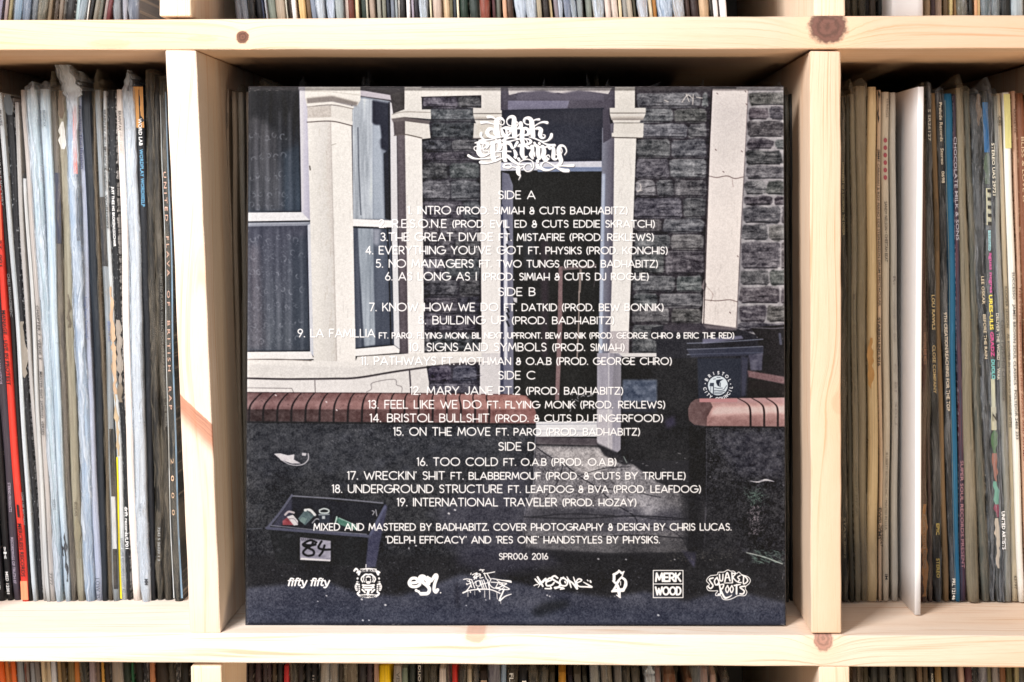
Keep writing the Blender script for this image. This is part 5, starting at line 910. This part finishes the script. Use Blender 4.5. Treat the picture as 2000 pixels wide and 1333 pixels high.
RR_(1722, 1738, 1725, 1738, 180, 'pale beige record sleeve with a column of red dots', S_((204, 194, 176), .12, .3, (178, 166, 146)), txt=[("STRINGS", 193, 230, 5, (110, 98, 88), 3), ("● ● ● ● ● ●", 270, 352, 8, (150, 62, 72)), ("SANDY NELSON • CHEETAH BEAT", 394, 512, 6.5, (44, 38, 34), 0, .02), ("© LIBERTY RECORDS INC. / PRINTED IN U.S.A.", 884, 1036, 5.5, (80, 72, 64)), ("IM", 1122, 1132, 6, BK)])
RR_(1739, 1752, 1742, 1756, 181, 'light grey record sleeve left of the white pulled-out sleeve', S_((188, 184, 174), .15, .3, (160, 152, 140)), txt=[("R:", 540, 556, 6, (110, 104, 98)), ("ACE  C BS", 590, 668, 5, (150, 144, 136)), ("C  BI  30U", 710, 830, 5, (150, 144, 136))])
RR_(1800, 1808, 1799, 1813, 176, 'maroon record sleeve with orange rubbed foot right of the white sleeve', S_((84, 50, 46), .5, .4, None, (176, 130, 88)), cover='d', bands=[(985, 1165, (176, 122, 74), -.9, .9, 1)], txt=[("LIGHTNING ROD MEETS", 650, 712, 6, (170, 120, 96)), ("ATLANTIC CASTLE RECORDS", 1004, 1110, 6.5, (150, 136, 120))])
RR_(1808.5, 1811, 1814, 1823, 178, 'thin purple brown record sleeve right of the maroon one', S_((76, 56, 58), .35), cover='d')
RR_(1811, 1822, 1824, 1841, 168, 'black record sleeve with wide spaced gold capitals', S_((26, 24, 24), .2, .3), cover='c', tip=6, txt=[("S SR26127", 214, 276, 6, (180, 178, 170), -1), ("LOU RAWLS", 576, 644, 7, (196, 176, 130), 0, .03), ("CLOSE COMPANY", 674, 768, 7, (190, 170, 126), 0, .02), ("EPIC", 1022, 1044, 7.5, (190, 172, 96), 0, .03), ("STEREO", 1090, 1128, 7.5, (190, 172, 96), 0, .03)])
RR_(1822, 1833, 1841, 1852, 182, 'brown record sleeve rubbed bare along its spine', S_((120, 98, 70), .5, .4, (70, 54, 38), (160, 136, 100)), txt=[("LARRY CORYELL SPACES", 390, 490, 6, (70, 60, 44), -1)])
RR_(1833, 1847, 1854, 1864.5, 181, 'black record sleeve with white lettering left of the teal blue one', S_((20, 19, 20), .14, .2), cover='c', tip=8, tipx=4, txt=[("Prelude Records", 201, 277, 7, (216, 210, 196), 0, .015), ("Stereo", 290, 322, 7, (216, 210, 196), 0, .015), ("0698", 335, 358, 7, (216, 210, 196), 0, .015), ("9TH CREATION/REACHING FOR THE TOP", 610, 802, 7.5, (206, 196, 180), 0, .015), ("PRL 12146", 1129, 1170, 7.5, (236, 232, 222), 0, .02)])
RR_(1848, 1864, 1864.5, 1875, 183, 'teal blue record sleeve, the bluest in the right bay', S_((24, 96, 134), .22, .2, (16, 70, 104), (120, 160, 170)), bands=[(196, 1160, (120, 134, 132), -1.0, -.86)])
RR_(1864, 1872, 1875, 1889, 184, 'dark blue record sleeve with red and white specks', S_((44, 46, 66), .55, .6, (110, 50, 54), (170, 160, 170)), txt=[("CHOCOLATE MILK & SONS", 268, 470, 7, (160, 158, 168), 0), ("SUPER SOUL RECORDS PRESENT", 900, 1110, 7, (150, 110, 120), 0)])
RR_(1872, 1888, 1890, 1914, 172, 'olive grey record sleeve in thick wrinkled plastic', S_((128, 118, 98), .3, .6, (76, 72, 62)), cover='d', tip=24, tipx=1)
RR_(1888, 1901, 1914, 1932, 178, 'green grey record sleeve in wrinkled plastic', S_((82, 84, 78), .3, .5, (46, 50, 48)), cover='d', tip=8)
RR_(1901, 1921, 1932, 1943, 188, 'black record sleeve with small cream capitals low on its spine', S_((24, 24, 22), .35, .3, None, (140, 130, 112)), cover='c', bands=[(184, 246, (104, 82, 62), .1, .95, 1)], txt=[("LEE OSKAR", 540, 594, 6.5, (196, 184, 160), 2), ("BEFORE THE RAIN", 614, 700, 6.5, (196, 184, 160), 2)])
RR_(1922, 1936, 1943, 1956, 178, 'multicoloured record sleeve, blue at the top and yellow lettering below', S_((46, 46, 40), .4, .5), cover='c', bands=[(200, 298, (18, 92, 146), -.8, .9), (298, 360, (70, 86, 62), -.9, .8, 1), (368, 440, (212, 204, 166), -.7, .8), (740, 795, (206, 204, 170), -.6, .6), (795, 840, (196, 190, 160), -.8, .8), (840, 885, (66, 104, 58), -.7, .9, 1), (885, 940, (150, 96, 80), -.8, .8, 1), (940, 985, (104, 160, 142), -.8, .8, 1), (985, 1010, (140, 52, 78), -.7, .8, 1), (1012, 1110, (204, 188, 170), -.9, .5, 1)],
    txt=[("|||||", 370, 440, 8, (30, 30, 28), 0, .03), ("assunto", 450, 490, 7, (150, 200, 210), 0, .03), ("aguas negras", 494, 572, 7, (190, 90, 150), 0, .03), ("URES-ULIS", 576, 644, 8, (220, 204, 80), 0, .04), ("GRADZ", 648, 696, 8, (190, 70, 130), 0, .04), ("DUOLO", 702, 740, 8, (110, 190, 190), 0, .04), ("Z", 805, 822, 9, BK, 0, .04)])
RR_(1936, 1944, 1956, 1963, 184, 'thin black record sleeve with white capitals left of the grey pair', S_((22, 22, 22), .3), cover='c', tip=30, tipx=-4, txt=[("STEREO UAS 29721", 280, 382, 6.5, (210, 206, 190), 0, .02), ("DELIVER THE WORD — WAR", 612, 742, 6.5, (206, 200, 186), -1), ("UNITED ARTISTS", 998, 1072, 7.5, WH, 2, .03)])
RR_(1944, 1953, 1963, 1977, 188, 'thin grey record sleeve in cloudy plastic near the right picture edge', S_((140, 136, 124), .3, .5, (96, 94, 88)), cover='c', txt=[("Cicero Park-Hot Chocolate", 625, 782, 8.5, (66, 64, 62), 0, .03)])
RR_(1953, 1963, 1977, 1990, 183, 'grey cream record sleeve with three black letters near its top', S_((178, 166, 142), .2, .3, (140, 128, 106)), txt=[("CBS", 228, 246, 7.5, (34, 30, 26), 0, .02), ("KOOPER SESSION", 560, 640, 6.5, (50, 46, 40)), ("AL KOOPER INTRODUCES SHUGGIE OTIS", 652, 835, 6.5, (44, 40, 36)), ("63797", 1124, 1150, 6.5, (60, 54, 48))])
RR_(1964, 1979, 1988, 2001, 181, 'white record sleeve with yellow tinted top and black capitals', S_((232, 230, 222), .08, .2, (206, 204, 196)), bands=[(184, 290, (206, 202, 136), -.8, .9)], txt=[("SUCCESSO · JAMES BROWN SOUL CLASSICS · POLYDOR 2486 233", 532, 858, 8, (30, 28, 28), 0, .015)])
RR_(1980, 1991, 2001, 2012, 178, 'pink beige record sleeve with brown rubbed edges', S_((198, 164, 140), .45, .4, (140, 96, 72), (96, 60, 40)), txt=[("ROULETTE", 214, 260, 5.5, (90, 60, 44)), ("THE 5TH DIMENSION LOVES LINES ANGLES AND RHYMES", 560, 900, 5, (120, 60, 40))])
RR_(1991, 2008, 2012, 2030, 182, 'leather brown record sleeve cut by the right picture edge', S_((120, 74, 50), .4, .5, (66, 40, 30), (176, 150, 120)), txt=[("BLISS & LOVE LP", 268, 400, 7, (186, 160, 130))])

# the white card pulled forward out of the row
t = NT('white_card'); tc = t.n('ShaderNodeTexCoord'); t.l(t.mix(t.noise(tc.outputs['Object'], 60, 4), (.70, .69, .69), (.78, .77, .77)), t.b.inputs['Base Color']); t.b.inputs['Roughness'].default_value = .45; m_white = t.m
def white_card(px0, px1, y, floor, top, label, name='blank_record_sleeve', lean=0.0):
    bx = X((px0 + px1) / 2, y); w_ = X(px1, y) - X(px0, y); rows = []; z0 = floor + .0003
    for i in range(13):
        z = z0 + (top - z0) * i / 12; rows.append((lean * (z - z0) + .0002 * math.sin(z * 20), y / 1000 - y / 1000, z - z0, section(w_, .313, .0007), z * 1000))
    o = loft(name, rows, m_white, None, loc=(bx, y / 1000, z0)); o.rotation_euler = (0, 0, math.radians(1.2)); tag(o, label, 'record sleeve'); return o
white_card(1786, 1798, 40.5, F, Z(170, 40.5), 'blank white record sleeve pulled forward from the right bay, showing its side', lean=.006)

# centre bay: pale spines left of the big sleeve, dark ones right of it, and tips showing over it
def CR(a0, a1, b0, b1, top, label, mat, **k): record((a0, a1), (b0, b1), 200, 1150, top, F, label, GC, mat, **k)
CR(443, 448.5, 463, 470, 174, 'pale thin record sleeve nearest the left upright, behind the facing sleeve', S_((146, 132, 118), .3, .3, (110, 98, 86)), txt=[("NORTH", 222, 250, 4, (60, 50, 44))])
CR(449.5, 461, 471, 479, 179, 'second pale record sleeve from the left upright, behind the facing sleeve', S_((142, 130, 116), .2, .3, (108, 98, 88)))
CR(464, 475.5, 480, 489, 181, 'third pale record sleeve from the left upright, with a glossy streak', S_((150, 144, 136), .2, .3, (110, 104, 98)), cover='d')
CR(478, 486.5, 490, 498, 180, 'fourth pale record sleeve from the left upright, half hidden by the facing sleeve', S_((140, 132, 122), .2, .3, (106, 100, 92)))
HID = [(506, 540, 165, 10, -12, 'clear plastic bulge showing above the left end of the facing sleeve'), (584, 600, 182, 30, 0, 'single plastic spike above the left side of the facing sleeve'), (700, 712, 182, 30, 2, 'left one of two plastic tips above the first pillar print'), (716, 724, 182, 42, 0, 'taller right one of two plastic tips above the first pillar print'),
       (1056, 1066, 182, 26, 2, 'lone small plastic tip above the middle of the facing sleeve'), (1146, 1156, 182, 36, -6, 'curved white plastic tip above the doorway print'), (1160, 1170, 182, 46, 1, 'brown plastic tip, tallest of three above the doorway print'), (1180, 1190, 182, 26, 4, 'rightmost plastic tip of three above the doorway print'),
       (1254, 1276, 182, 20, 30, 'plastic wisp slanting right above the facing sleeve'), (1332, 1342, 182, 12, -2, 'rust coloured paper corner above the facing sleeve'), (1364, 1372, 182, 26, 6, 'thin plastic tip left of the pale quoin print'), (1520, 1529, 182, 20, -3, 'torn rust and white tip at the top right corner of the facing sleeve')]
for i, (a0, a1, tp, tip, tx, lab) in enumerate(HID):
    CR(a0, a1, a0 + 4, a1 + 4, tp + 1, 'record sleeve behind the facing one: ' + lab if len(lab) < 0 else lab, S_((60, 54, 50), .3), cover='d' if i in (0, 6, 9) else 'c', tip=tip, tipx=tx, tipw=.9)
CR(1534, 1541, 1536, 1543, 186, 'dark grey record sleeve just right of the facing sleeve', S_((62, 60, 54), .15, .3), cover='d')
CR(1542, 1553, 1544, 1554, 184, 'black record sleeve between the facing sleeve and the right upright', S_((24, 22, 20), .1))
# unseen ones beyond the picture edges, added to block light in the outer bays
for i in range(5):
    LR(-150 + i * 17, -134 + i * 17, -92 + i * 17, -76 + i * 17, 185, 'added record sleeve in the left bay beyond the left picture edge, %s' % ('nearest it', 'second from it', 'middle one', 'fourth from it', 'beside the end upright')[4 - i], S_([(60, 62, 70), (150, 150, 146), (34, 34, 38), (120, 96, 80), (170, 176, 182)][i], .3))
    RR_(2010 + i * 17, 2026 + i * 17, 2032 + i * 13, 2044 + i * 13, 185, 'added record sleeve in the right bay beyond the right picture edge, %s' % ('nearest it', 'second from it', 'middle one', 'fourth from it', 'beside the end upright')[i], S_([(60, 52, 44), (150, 140, 120), (34, 34, 38), (120, 96, 80), (90, 96, 92)][i], .3))
# ------------------------------------------------------------------ the rows above and below, seen as strips
FT, FB = UP0, LOW1 - .333                        # top of the upper board; floor of the row below
def nm(c):
    r, g, b = c; mx, mn = max(c), min(c); v = mx; s = (mx - mn) / max(mx, 1)
    if s < .13: return 'black' if v < 52 else 'charcoal' if v < 85 else 'dark grey' if v < 120 else 'grey' if v < 165 else 'light grey' if v < 208 else 'white'
    if mx == r:
        if s > .62: return 'red' if g < r * .42 else 'yellow' if g > r * .78 else 'orange'
        if g >= r * .93: return 'dark olive' if v < 100 else 'olive' if v < 165 else 'pale yellow'
        if b >= g: return 'dark maroon' if v < 100 else 'mauve' if v < 170 else 'pink'
        return 'dark brown' if v < 95 else 'brown' if v < 150 else 'tan' if v < 205 else 'peach' if s > .25 else 'cream'
    if mx == g: return 'dark green' if v < 110 else 'grey green'
    return ('dark slate' if v < 85 else 'slate blue' if v < 150 else 'pale blue') if g >= r else ('dark purple' if v < 90 else 'lavender grey')
ORD = ['', 'first', 'second', 'third', 'fourth', 'fifth', 'sixth', 'seventh', 'eighth', 'ninth', 'tenth', 'eleventh', 'twelfth']
SEEN_L = {}
def strip_row(items, ox, sc, yv, lean, floor, top, bay, group, defx, xoff=0):
    """items: (x0, x1, colour[, options]) in enlarged picture units; yv: picture height they were read at"""
    out = []
    for it in items:
        x0, x1, c = it[:3]; o = dict(it[3]) if len(it) > 3 else {}
        out.append((ox + x0 / sc, ox + x1 / sc, c, o))
    return out
def build_row(rows, yv, lean, floor, bay, group, toprow):
    names = [('plastic wrapped ' if o.get('p') else '') + o.get('n', nm(c)) for _, _, c, o in rows]
    for i, (a, b, c, o) in enumerate(rows):
        ln = o.get('l', lean(a) if callable(lean) else lean)
        y2 = yv - 200 if toprow else yv + 200; s = (y2 - yv) * ln
        me_ = names[i]; L_ = names[i - 1].replace('plastic wrapped ', '') if i else 'edge'; R_ = names[i + 1].replace('plastic wrapped ', '') if i + 1 < len(rows) else 'edge'
        if L_ == R_: ctx = 'between two %s ones' % L_ if L_ != 'edge' else ''
        elif L_ == 'edge': ctx = 'leftmost, beside a %s one' % R_
        elif R_ == 'edge': ctx = 'rightmost, beside a %s one' % L_
        else: ctx = 'between %s and %s ones' % (L_, R_)
        base = '%s record sleeve %s' % (me_, ctx)
        key = base + bay; k = SEEN_L.get(key, 0) + 1; SEEN_L[key] = k
        LAB.append([me_, ctx, bay, None, a])
        yy = RY + o.get('y', 0) + random.uniform(-2, 2); hgt = .3145 + random.uniform(-.002, .001)
        ztop = None
        tk = dict(cover=('b' if sum(c) > 480 else 'c' if sum(c) > 260 else 'd') if o.get('p') else None)
        wr = o.get('w', .35)
        if toprow: r_ = record((a, b), (a + s, b + s), yv, y2, 0, floor, '', group, S_(c, wr, .5, None, o.get('wc', (170, 160, 148))), y=yy, h=hgt, **tk)
        else:
            top = o.get('t', 1288 + random.uniform(-4, 8)); tp = o.get('tip', 0)
            if tp and not tk['cover']: tk['cover'] = 'd'
            r_ = record((a, b), (a + s, b + s), yv, y2, top, floor, '', group, S_(c, wr, .5, None, o.get('wc', (170, 160, 148))), y=yy, tip=tp, txt=o.get('txt', ()), bands=o.get('bands', ()), **tk)
        LAB[-1][3] = r_
LAB = []
p = dict(p=1)
def sr(items, ox, sc): return strip_row(items, ox, sc, 0, 0, 0, 0, '', '', 0)
TL = sr([(-60, 0, (120, 120, 130), p), (0, 45, (150, 146, 168)), (50, 96, (160, 144, 144)), (98, 152, (150, 138, 104)), (158, 262, (128, 150, 170), p), (264, 372, (104, 116, 134), p), (378, 448, (84, 88, 92), p), (453, 570, (86, 84, 74), p), (574, 636, (134, 118, 98)), (638, 690, (60, 50, 42), dict(w=.7)),
         (692, 744, (112, 100, 88), dict(w=.6)), (745, 766, (216, 214, 206)), (768, 886, (26, 26, 28), dict(w=.55, wc=(210, 210, 210))), (889, 942, (168, 186, 188)), (948, 1040, (128, 142, 150), p), (1044, 1068, (206, 204, 200)), (1070, 1110, (32, 32, 34)), (1112, 1170, (116, 112, 102)), (1172, 1226, (60, 72, 66), p),
         (1230, 1282, (140, 126, 122)), (1284, 1342, (92, 42, 46)), (1345, 1440, (118, 120, 124), p), (1444, 1502, (150, 148, 158), p), (1505, 1642, (82, 88, 104), p)], 0, 6.06)
TM = sr([(112, 190, (206, 200, 210), p), (192, 270, (224, 224, 230), p), (272, 350, (40, 42, 48), p), (352, 442, (28, 28, 32)), (444, 468, (60, 70, 96)), (470, 496, (188, 192, 200)), (498, 602, (148, 158, 146)), (604, 726, (178, 162, 142)), (727, 748, (216, 212, 196)), (750, 776, (52, 40, 30)), (778, 858, (236, 232, 228)), (860, 950, (210, 176, 120), dict(w=.5, wc=(120, 80, 40))),
         (953, 1012, (104, 82, 58)), (1014, 1084, (120, 130, 146)), (1086, 1190, (204, 206, 208), p), (1192, 1290, (180, 180, 196), p), (1292, 1402, (150, 156, 152), p), (1406, 1462, (196, 178, 166)), (1464, 1544, (98, 48, 36)), (1546, 1600, (216, 196, 156)), (1602, 1672, (30, 46, 38)), (1674, 1704, (190, 186, 168)), (1708, 1784, (160, 142, 126)), (1788, 1842, (150, 150, 140)), (1846, 1902, (122, 122, 108)), (1904, 1946, (34, 42, 52)), (1948, 2000, (112, 120, 132))], 440, 6.06) + \
     sr([(0, 36, (150, 158, 160)), (38, 76, (232, 228, 220)), (78, 138, (34, 32, 32)), (140, 192, (234, 228, 226)), (194, 228, (160, 152, 166)), (230, 300, (40, 38, 44)), (302, 410, (168, 170, 170), p), (412, 442, (216, 206, 176)), (444, 560, (186, 166, 152)), (562, 660, (206, 178, 144)), (662, 702, (96, 92, 66)), (704, 748, (48, 56, 64)), (750, 782, (236, 228, 200)), (784, 890, (32, 50, 40), dict(w=.4)), (892, 1008, (44, 54, 50), dict(w=.4)),
         (1012, 1148, (140, 58, 38), p), (1150, 1192, (78, 44, 46)), (1194, 1272, (104, 106, 96)), (1274, 1332, (206, 160, 130)), (1334, 1420, (72, 52, 40), dict(w=.5)), (1424, 1550, (196, 198, 204), p), (1552, 1684, (184, 186, 188), p), (1688, 1752, (168, 156, 132)), (1754, 1832, (38, 32, 28)), (1834, 1878, (196, 176, 136)), (1880, 1948, (126, 116, 122)), (1950, 2000, (196, 198, 206), p)], 770, 6.06) + \
     sr([(0, 90, (110, 118, 140), p), (94, 160, (170, 172, 168), p), (162, 228, (140, 146, 142), p), (230, 256, (40, 42, 40)), (258, 342, (126, 132, 122)), (345, 480, (186, 178, 164), p), (482, 560, (214, 196, 186)), (562, 648, (202, 188, 176)), (650, 692, (224, 206, 170)), (694, 760, (150, 142, 130), p), (762, 830, (176, 166, 150)), (832, 870, (70, 66, 50)), (872, 1000, (206, 182, 168), p), (1002, 1050, (206, 190, 160)), (1052, 1104, (160, 108, 48)), (1108, 1292, (140, 164, 190), p),
         (1295, 1432, (196, 178, 160), p), (1435, 1500, (64, 44, 36)), (1502, 1604, (48, 34, 32), dict(w=.2)), (1606, 1732, (190, 160, 126)), (1734, 1758, (44, 44, 40)), (1760, 1832, (240, 238, 236), dict(w=.05, n='clean white')), (1842, 1932, (242, 240, 240), dict(w=.05, n='clean white'))], 1100, 6.06)
TR = sr([(72, 130, (84, 70, 46), p), (132, 196, (100, 86, 58), p), (198, 272, (76, 66, 48), p), (274, 322, (34, 28, 26)), (324, 402, (88, 76, 64)), (404, 470, (40, 42, 42)), (472, 558, (52, 54, 52)), (926, 986, (196, 172, 140)), (988, 1042, (96, 80, 84)), (1044, 1122, (206, 184, 166)), (1124, 1188, (112, 90, 62)), (1190, 1226, (206, 186, 130)), (1228, 1276, (142, 108, 66)), (1278, 1396, (104, 96, 76), p), (1398, 1448, (30, 28, 24)),
         (1450, 1496, (214, 162, 120)), (1498, 1528, (200, 168, 118)), (1532, 1650, (92, 104, 106), p), (1652, 1754, (110, 118, 118), p), (1756, 1870, (26, 28, 28)), (1876, 2010, (160, 172, 178), dict(w=.1))], 1640, 5.556)
BL = sr([(-50, 44, (222, 98, 34)), (46, 92, (200, 116, 56)), (94, 162, (226, 108, 48)), (164, 236, (140, 146, 154)), (238, 296, (140, 128, 124), dict(bands=[(1296, 1340, (96, 50, 44), -.5, .5, 1)])), (298, 346, (136, 142, 152)), (348, 414, (120, 116, 116)), (416, 462, (204, 188, 158)), (468, 518, (200, 184, 158)), (520, 582, (204, 208, 220)), (584, 632, (160, 130, 88)), (634, 682, (88, 72, 46)), (684, 760, (120, 102, 66)), (762, 828, (190, 116, 54), dict(y=1)), (830, 900, (26, 30, 34), dict(p=1)),
         (902, 972, (152, 138, 144)), (974, 1032, (110, 90, 78)), (1034, 1072, (200, 150, 70), dict(w=.6, wc=(30, 26, 20))), (1074, 1132, (46, 34, 24)), (1135, 1262, (160, 140, 120), p), (1264, 1340, (30, 44, 34)), (1342, 1378, (36, 96, 62)), (1380, 1464, (26, 26, 24)), (1466, 1522, (40, 40, 44), dict(w=.75, wc=(200, 200, 206))), (1524, 1588, (206, 140, 98), dict(w=.6, wc=(90, 50, 30))), (1590, 1732, (58, 46, 34)), (1736, 1792, (36, 32, 32), p), (1794, 1852, (60, 56, 56), dict(w=.9, wc=(216, 208, 196))), (1854, 1948, (46, 42, 34))], 0, 5.263)
BM = sr([(60, 110, (40, 36, 40)), (112, 152, (56, 46, 50)), (155, 212, (46, 36, 38)), (214, 300, (62, 44, 48)), (304, 362, (50, 38, 42)), (364, 422, (58, 42, 46)), (424, 472, (66, 52, 36)), (474, 546, (32, 28, 28)), (550, 618, (190, 46, 50), dict(t=1303)), (622, 722, (48, 44, 42), dict(t=1300, tip=6)), (724, 792, (40, 34, 36)), (796, 862, (28, 28, 32)), (864, 950, (26, 24, 26), dict(txt=[("IIII", 1318, 1340, 4, (120, 116, 116))])), (956, 1070, (150, 138, 124), p), (1072, 1180, (132, 116, 100), p),
         (1184, 1228, (50, 42, 34)), (1230, 1404, (92, 76, 58), dict(w=.7, p=1)), (1408, 1504, (34, 30, 34)), (1506, 1572, (60, 48, 54)), (1574, 1640, (166, 134, 116)), (1644, 1792, (250, 208, 10), dict(t=1302, w=.1)), (1798, 1902, (170, 164, 156), dict(t=1303, txt=[("VER", 1312, 1342, 8, (70, 66, 62), 2, .02)])), (1904, 1982, (128, 142, 126), dict(t=1307))], 460, 5.882) + \
     sr([(0, 80, (36, 44, 40)), (82, 156, (48, 44, 44), dict(txt=[("DUOC", 1300, 1340, 6, (180, 176, 170), 0, .03)])), (158, 232, (54, 48, 34)), (234, 322, (34, 34, 36), dict(p=1, t=1305)), (325, 422, (216, 206, 198), dict(t=1308, w=.1)), (424, 482, (70, 34, 44), dict(p=1, tip=16, t=1302)), (484, 552, (200, 44, 36), dict(t=1300)), (556, 642, (54, 54, 58), dict(p=1, t=1308)), (645, 714, (216, 196, 170), dict(t=1308, tip=8)), (718, 792, (36, 46, 62), dict(p=1, t=1310, tip=12)), (796, 892, (46, 36, 34), dict(t=1312, bands=[(1328, 1345, (170, 146, 124), -.7, .8)])),
         (905, 1042, (100, 92, 106), p), (1044, 1112, (140, 160, 184)), (1118, 1240, (22, 22, 24), dict(t=1312, p=1, tip=8, txt=[("FLIP", 1315, 1345, 9, (236, 236, 236), -1, .03)])), (1244, 1364, (26, 26, 30), dict(t=1306, txt=[("F", 1330, 1340, 9, (236, 236, 236), 2, .03)])), (1370, 1480, (34, 36, 40), dict(p=1, t=1314)), (1484, 1590, (34, 38, 42), dict(p=1, t=1314, tip=6)), (1594, 1674, (66, 60, 50), dict(t=1316)), (1702, 1804, (190, 136, 44), dict(t=1316, w=.5)), (1808, 1872, (34, 26, 40), dict(t=1320)), (1878, 1972, (96, 92, 84), dict(t=1319, wc=(210, 200, 180))), (1976, 2040, (70, 70, 64), dict(t=1322))], 800, 5.882) + \
     sr([(75, 186, (142, 138, 132), dict(p=1)), (190, 260, (110, 98, 86), dict(p=1)), (262, 332, (90, 80, 70), dict(p=1)), (336, 430, (104, 94, 86), dict(p=1)), (440, 530, (36, 32, 32), dict(p=1, t=1310, tip=8)), (534, 624, (34, 32, 34), dict(p=1, t=1310, tip=10)), (692, 800, (206, 190, 176), dict(p=1, t=1326, tip=26)), (806, 880, (142, 108, 102), dict(p=1, t=1306)), (900, 1062, (120, 72, 46), dict(p=1, t=1318, tip=20)), (1150, 1242, (112, 66, 40), dict(p=1, t=1326, tip=28)), (1246, 1334, (92, 90, 86), dict(p=1, t=1306)),
         (1340, 1440, (150, 116, 106), dict(p=1, t=1308, tip=10)), (1448, 1530, (196, 160, 148), dict(t=1320, tip=24)), (1566, 1654, (50, 42, 52), dict(p=1, t=1326, tip=14))], 1140, 5.882)
BR = sr([(118, 182, (52, 42, 36)), (184, 252, (60, 48, 38), dict(p=1)), (256, 318, (52, 48, 34)), (320, 420, (32, 34, 32)), (422, 540, (28, 30, 30)), (542, 620, (38, 38, 40), dict(p=1)), (622, 702, (36, 36, 36)), (704, 832, (58, 56, 48)), (846, 906, (92, 76, 58)), (908, 972, (80, 66, 48)), (974, 1032, (26, 26, 26), dict(txt=[("NORTH", 1316, 1344, 4.5, (170, 168, 160))])), (1034, 1114, (130, 106, 66), dict(w=.6, wc=(30, 26, 20))), (1118, 1190, (50, 54, 56)), (1192, 1276, (44, 42, 46)),
         (1280, 1348, (168, 144, 130)), (1350, 1432, (84, 50, 54)), (1436, 1502, (36, 36, 38), dict(w=.7, wc=(200, 200, 200))), (1504, 1600, (112, 108, 120), dict(p=1, w=.6)), (1602, 1652, (112, 104, 76)), (1654, 1732, (140, 128, 122), dict(p=1)), (1734, 1812, (120, 80, 50), dict(w=.5)), (1814, 1882, (100, 94, 62)), (1884, 1952, (160, 150, 112)), (1954, 2010, (96, 98, 96))], 1640, 5.556)
build_row(TL, 15, lambda a: -.10 if a < 150 else -.16 if a < 220 else 0.02, FT, 'upper left bay', 'record sleeves in the upper left bay', True)
build_row(TM, 15, lambda a: .10 if a < 620 else .05 if a < 1000 else .10, FT, 'upper middle bay', 'record sleeves in the upper middle bay', True)
build_row(TR, 15, .02, FT, 'upper right bay', 'record sleeves in the upper right bay', True)
build_row(BL, 1315, lambda a: .10 - .07 * a / 370, FB, 'lower left bay', 'record sleeves in the lower left bay', False)
build_row(BM, 1315, lambda a: .01 if a < 1100 else .06 - .06 * (a - 1100) / 320, FB, 'lower middle bay', 'record sleeves in the lower middle bay', False)
build_row(BR, 1315, lambda a: .03, FB, 'lower right bay', 'record sleeves in the lower right bay', False)
white_card(1741, 1803, 45.0, FT, FT + .315, 'broad white record sleeve standing forward in the upper right bay')
# labels: colour, neighbours and bay; where two would read the same, the order within the bay tells them apart
from collections import defaultdict
grp = defaultdict(list)
for l in LAB: grp[(l[0], l[1], l[2])].append(l)
for k_, ls in grp.items():
    for i, l in enumerate(ls):
        if len(ls) > 1: l[0] = l[0].replace('plastic wrapped ', 'wrapped ')
        pre = '' if len(ls) == 1 else ('left one of two: ', 'right one of two: ')[i] if len(ls) == 2 else '%s of %d: ' % (ORD[i + 1], len(ls))
        t_ = '%s%s record sleeve %s, %s' % (pre, l[0], l[1], l[2]); l[3]['label'] = t_ if len(t_.split()) <= 16 else t_.replace(' record sleeve', ' sleeve').replace(' from left', '').replace('wrapped ', '')
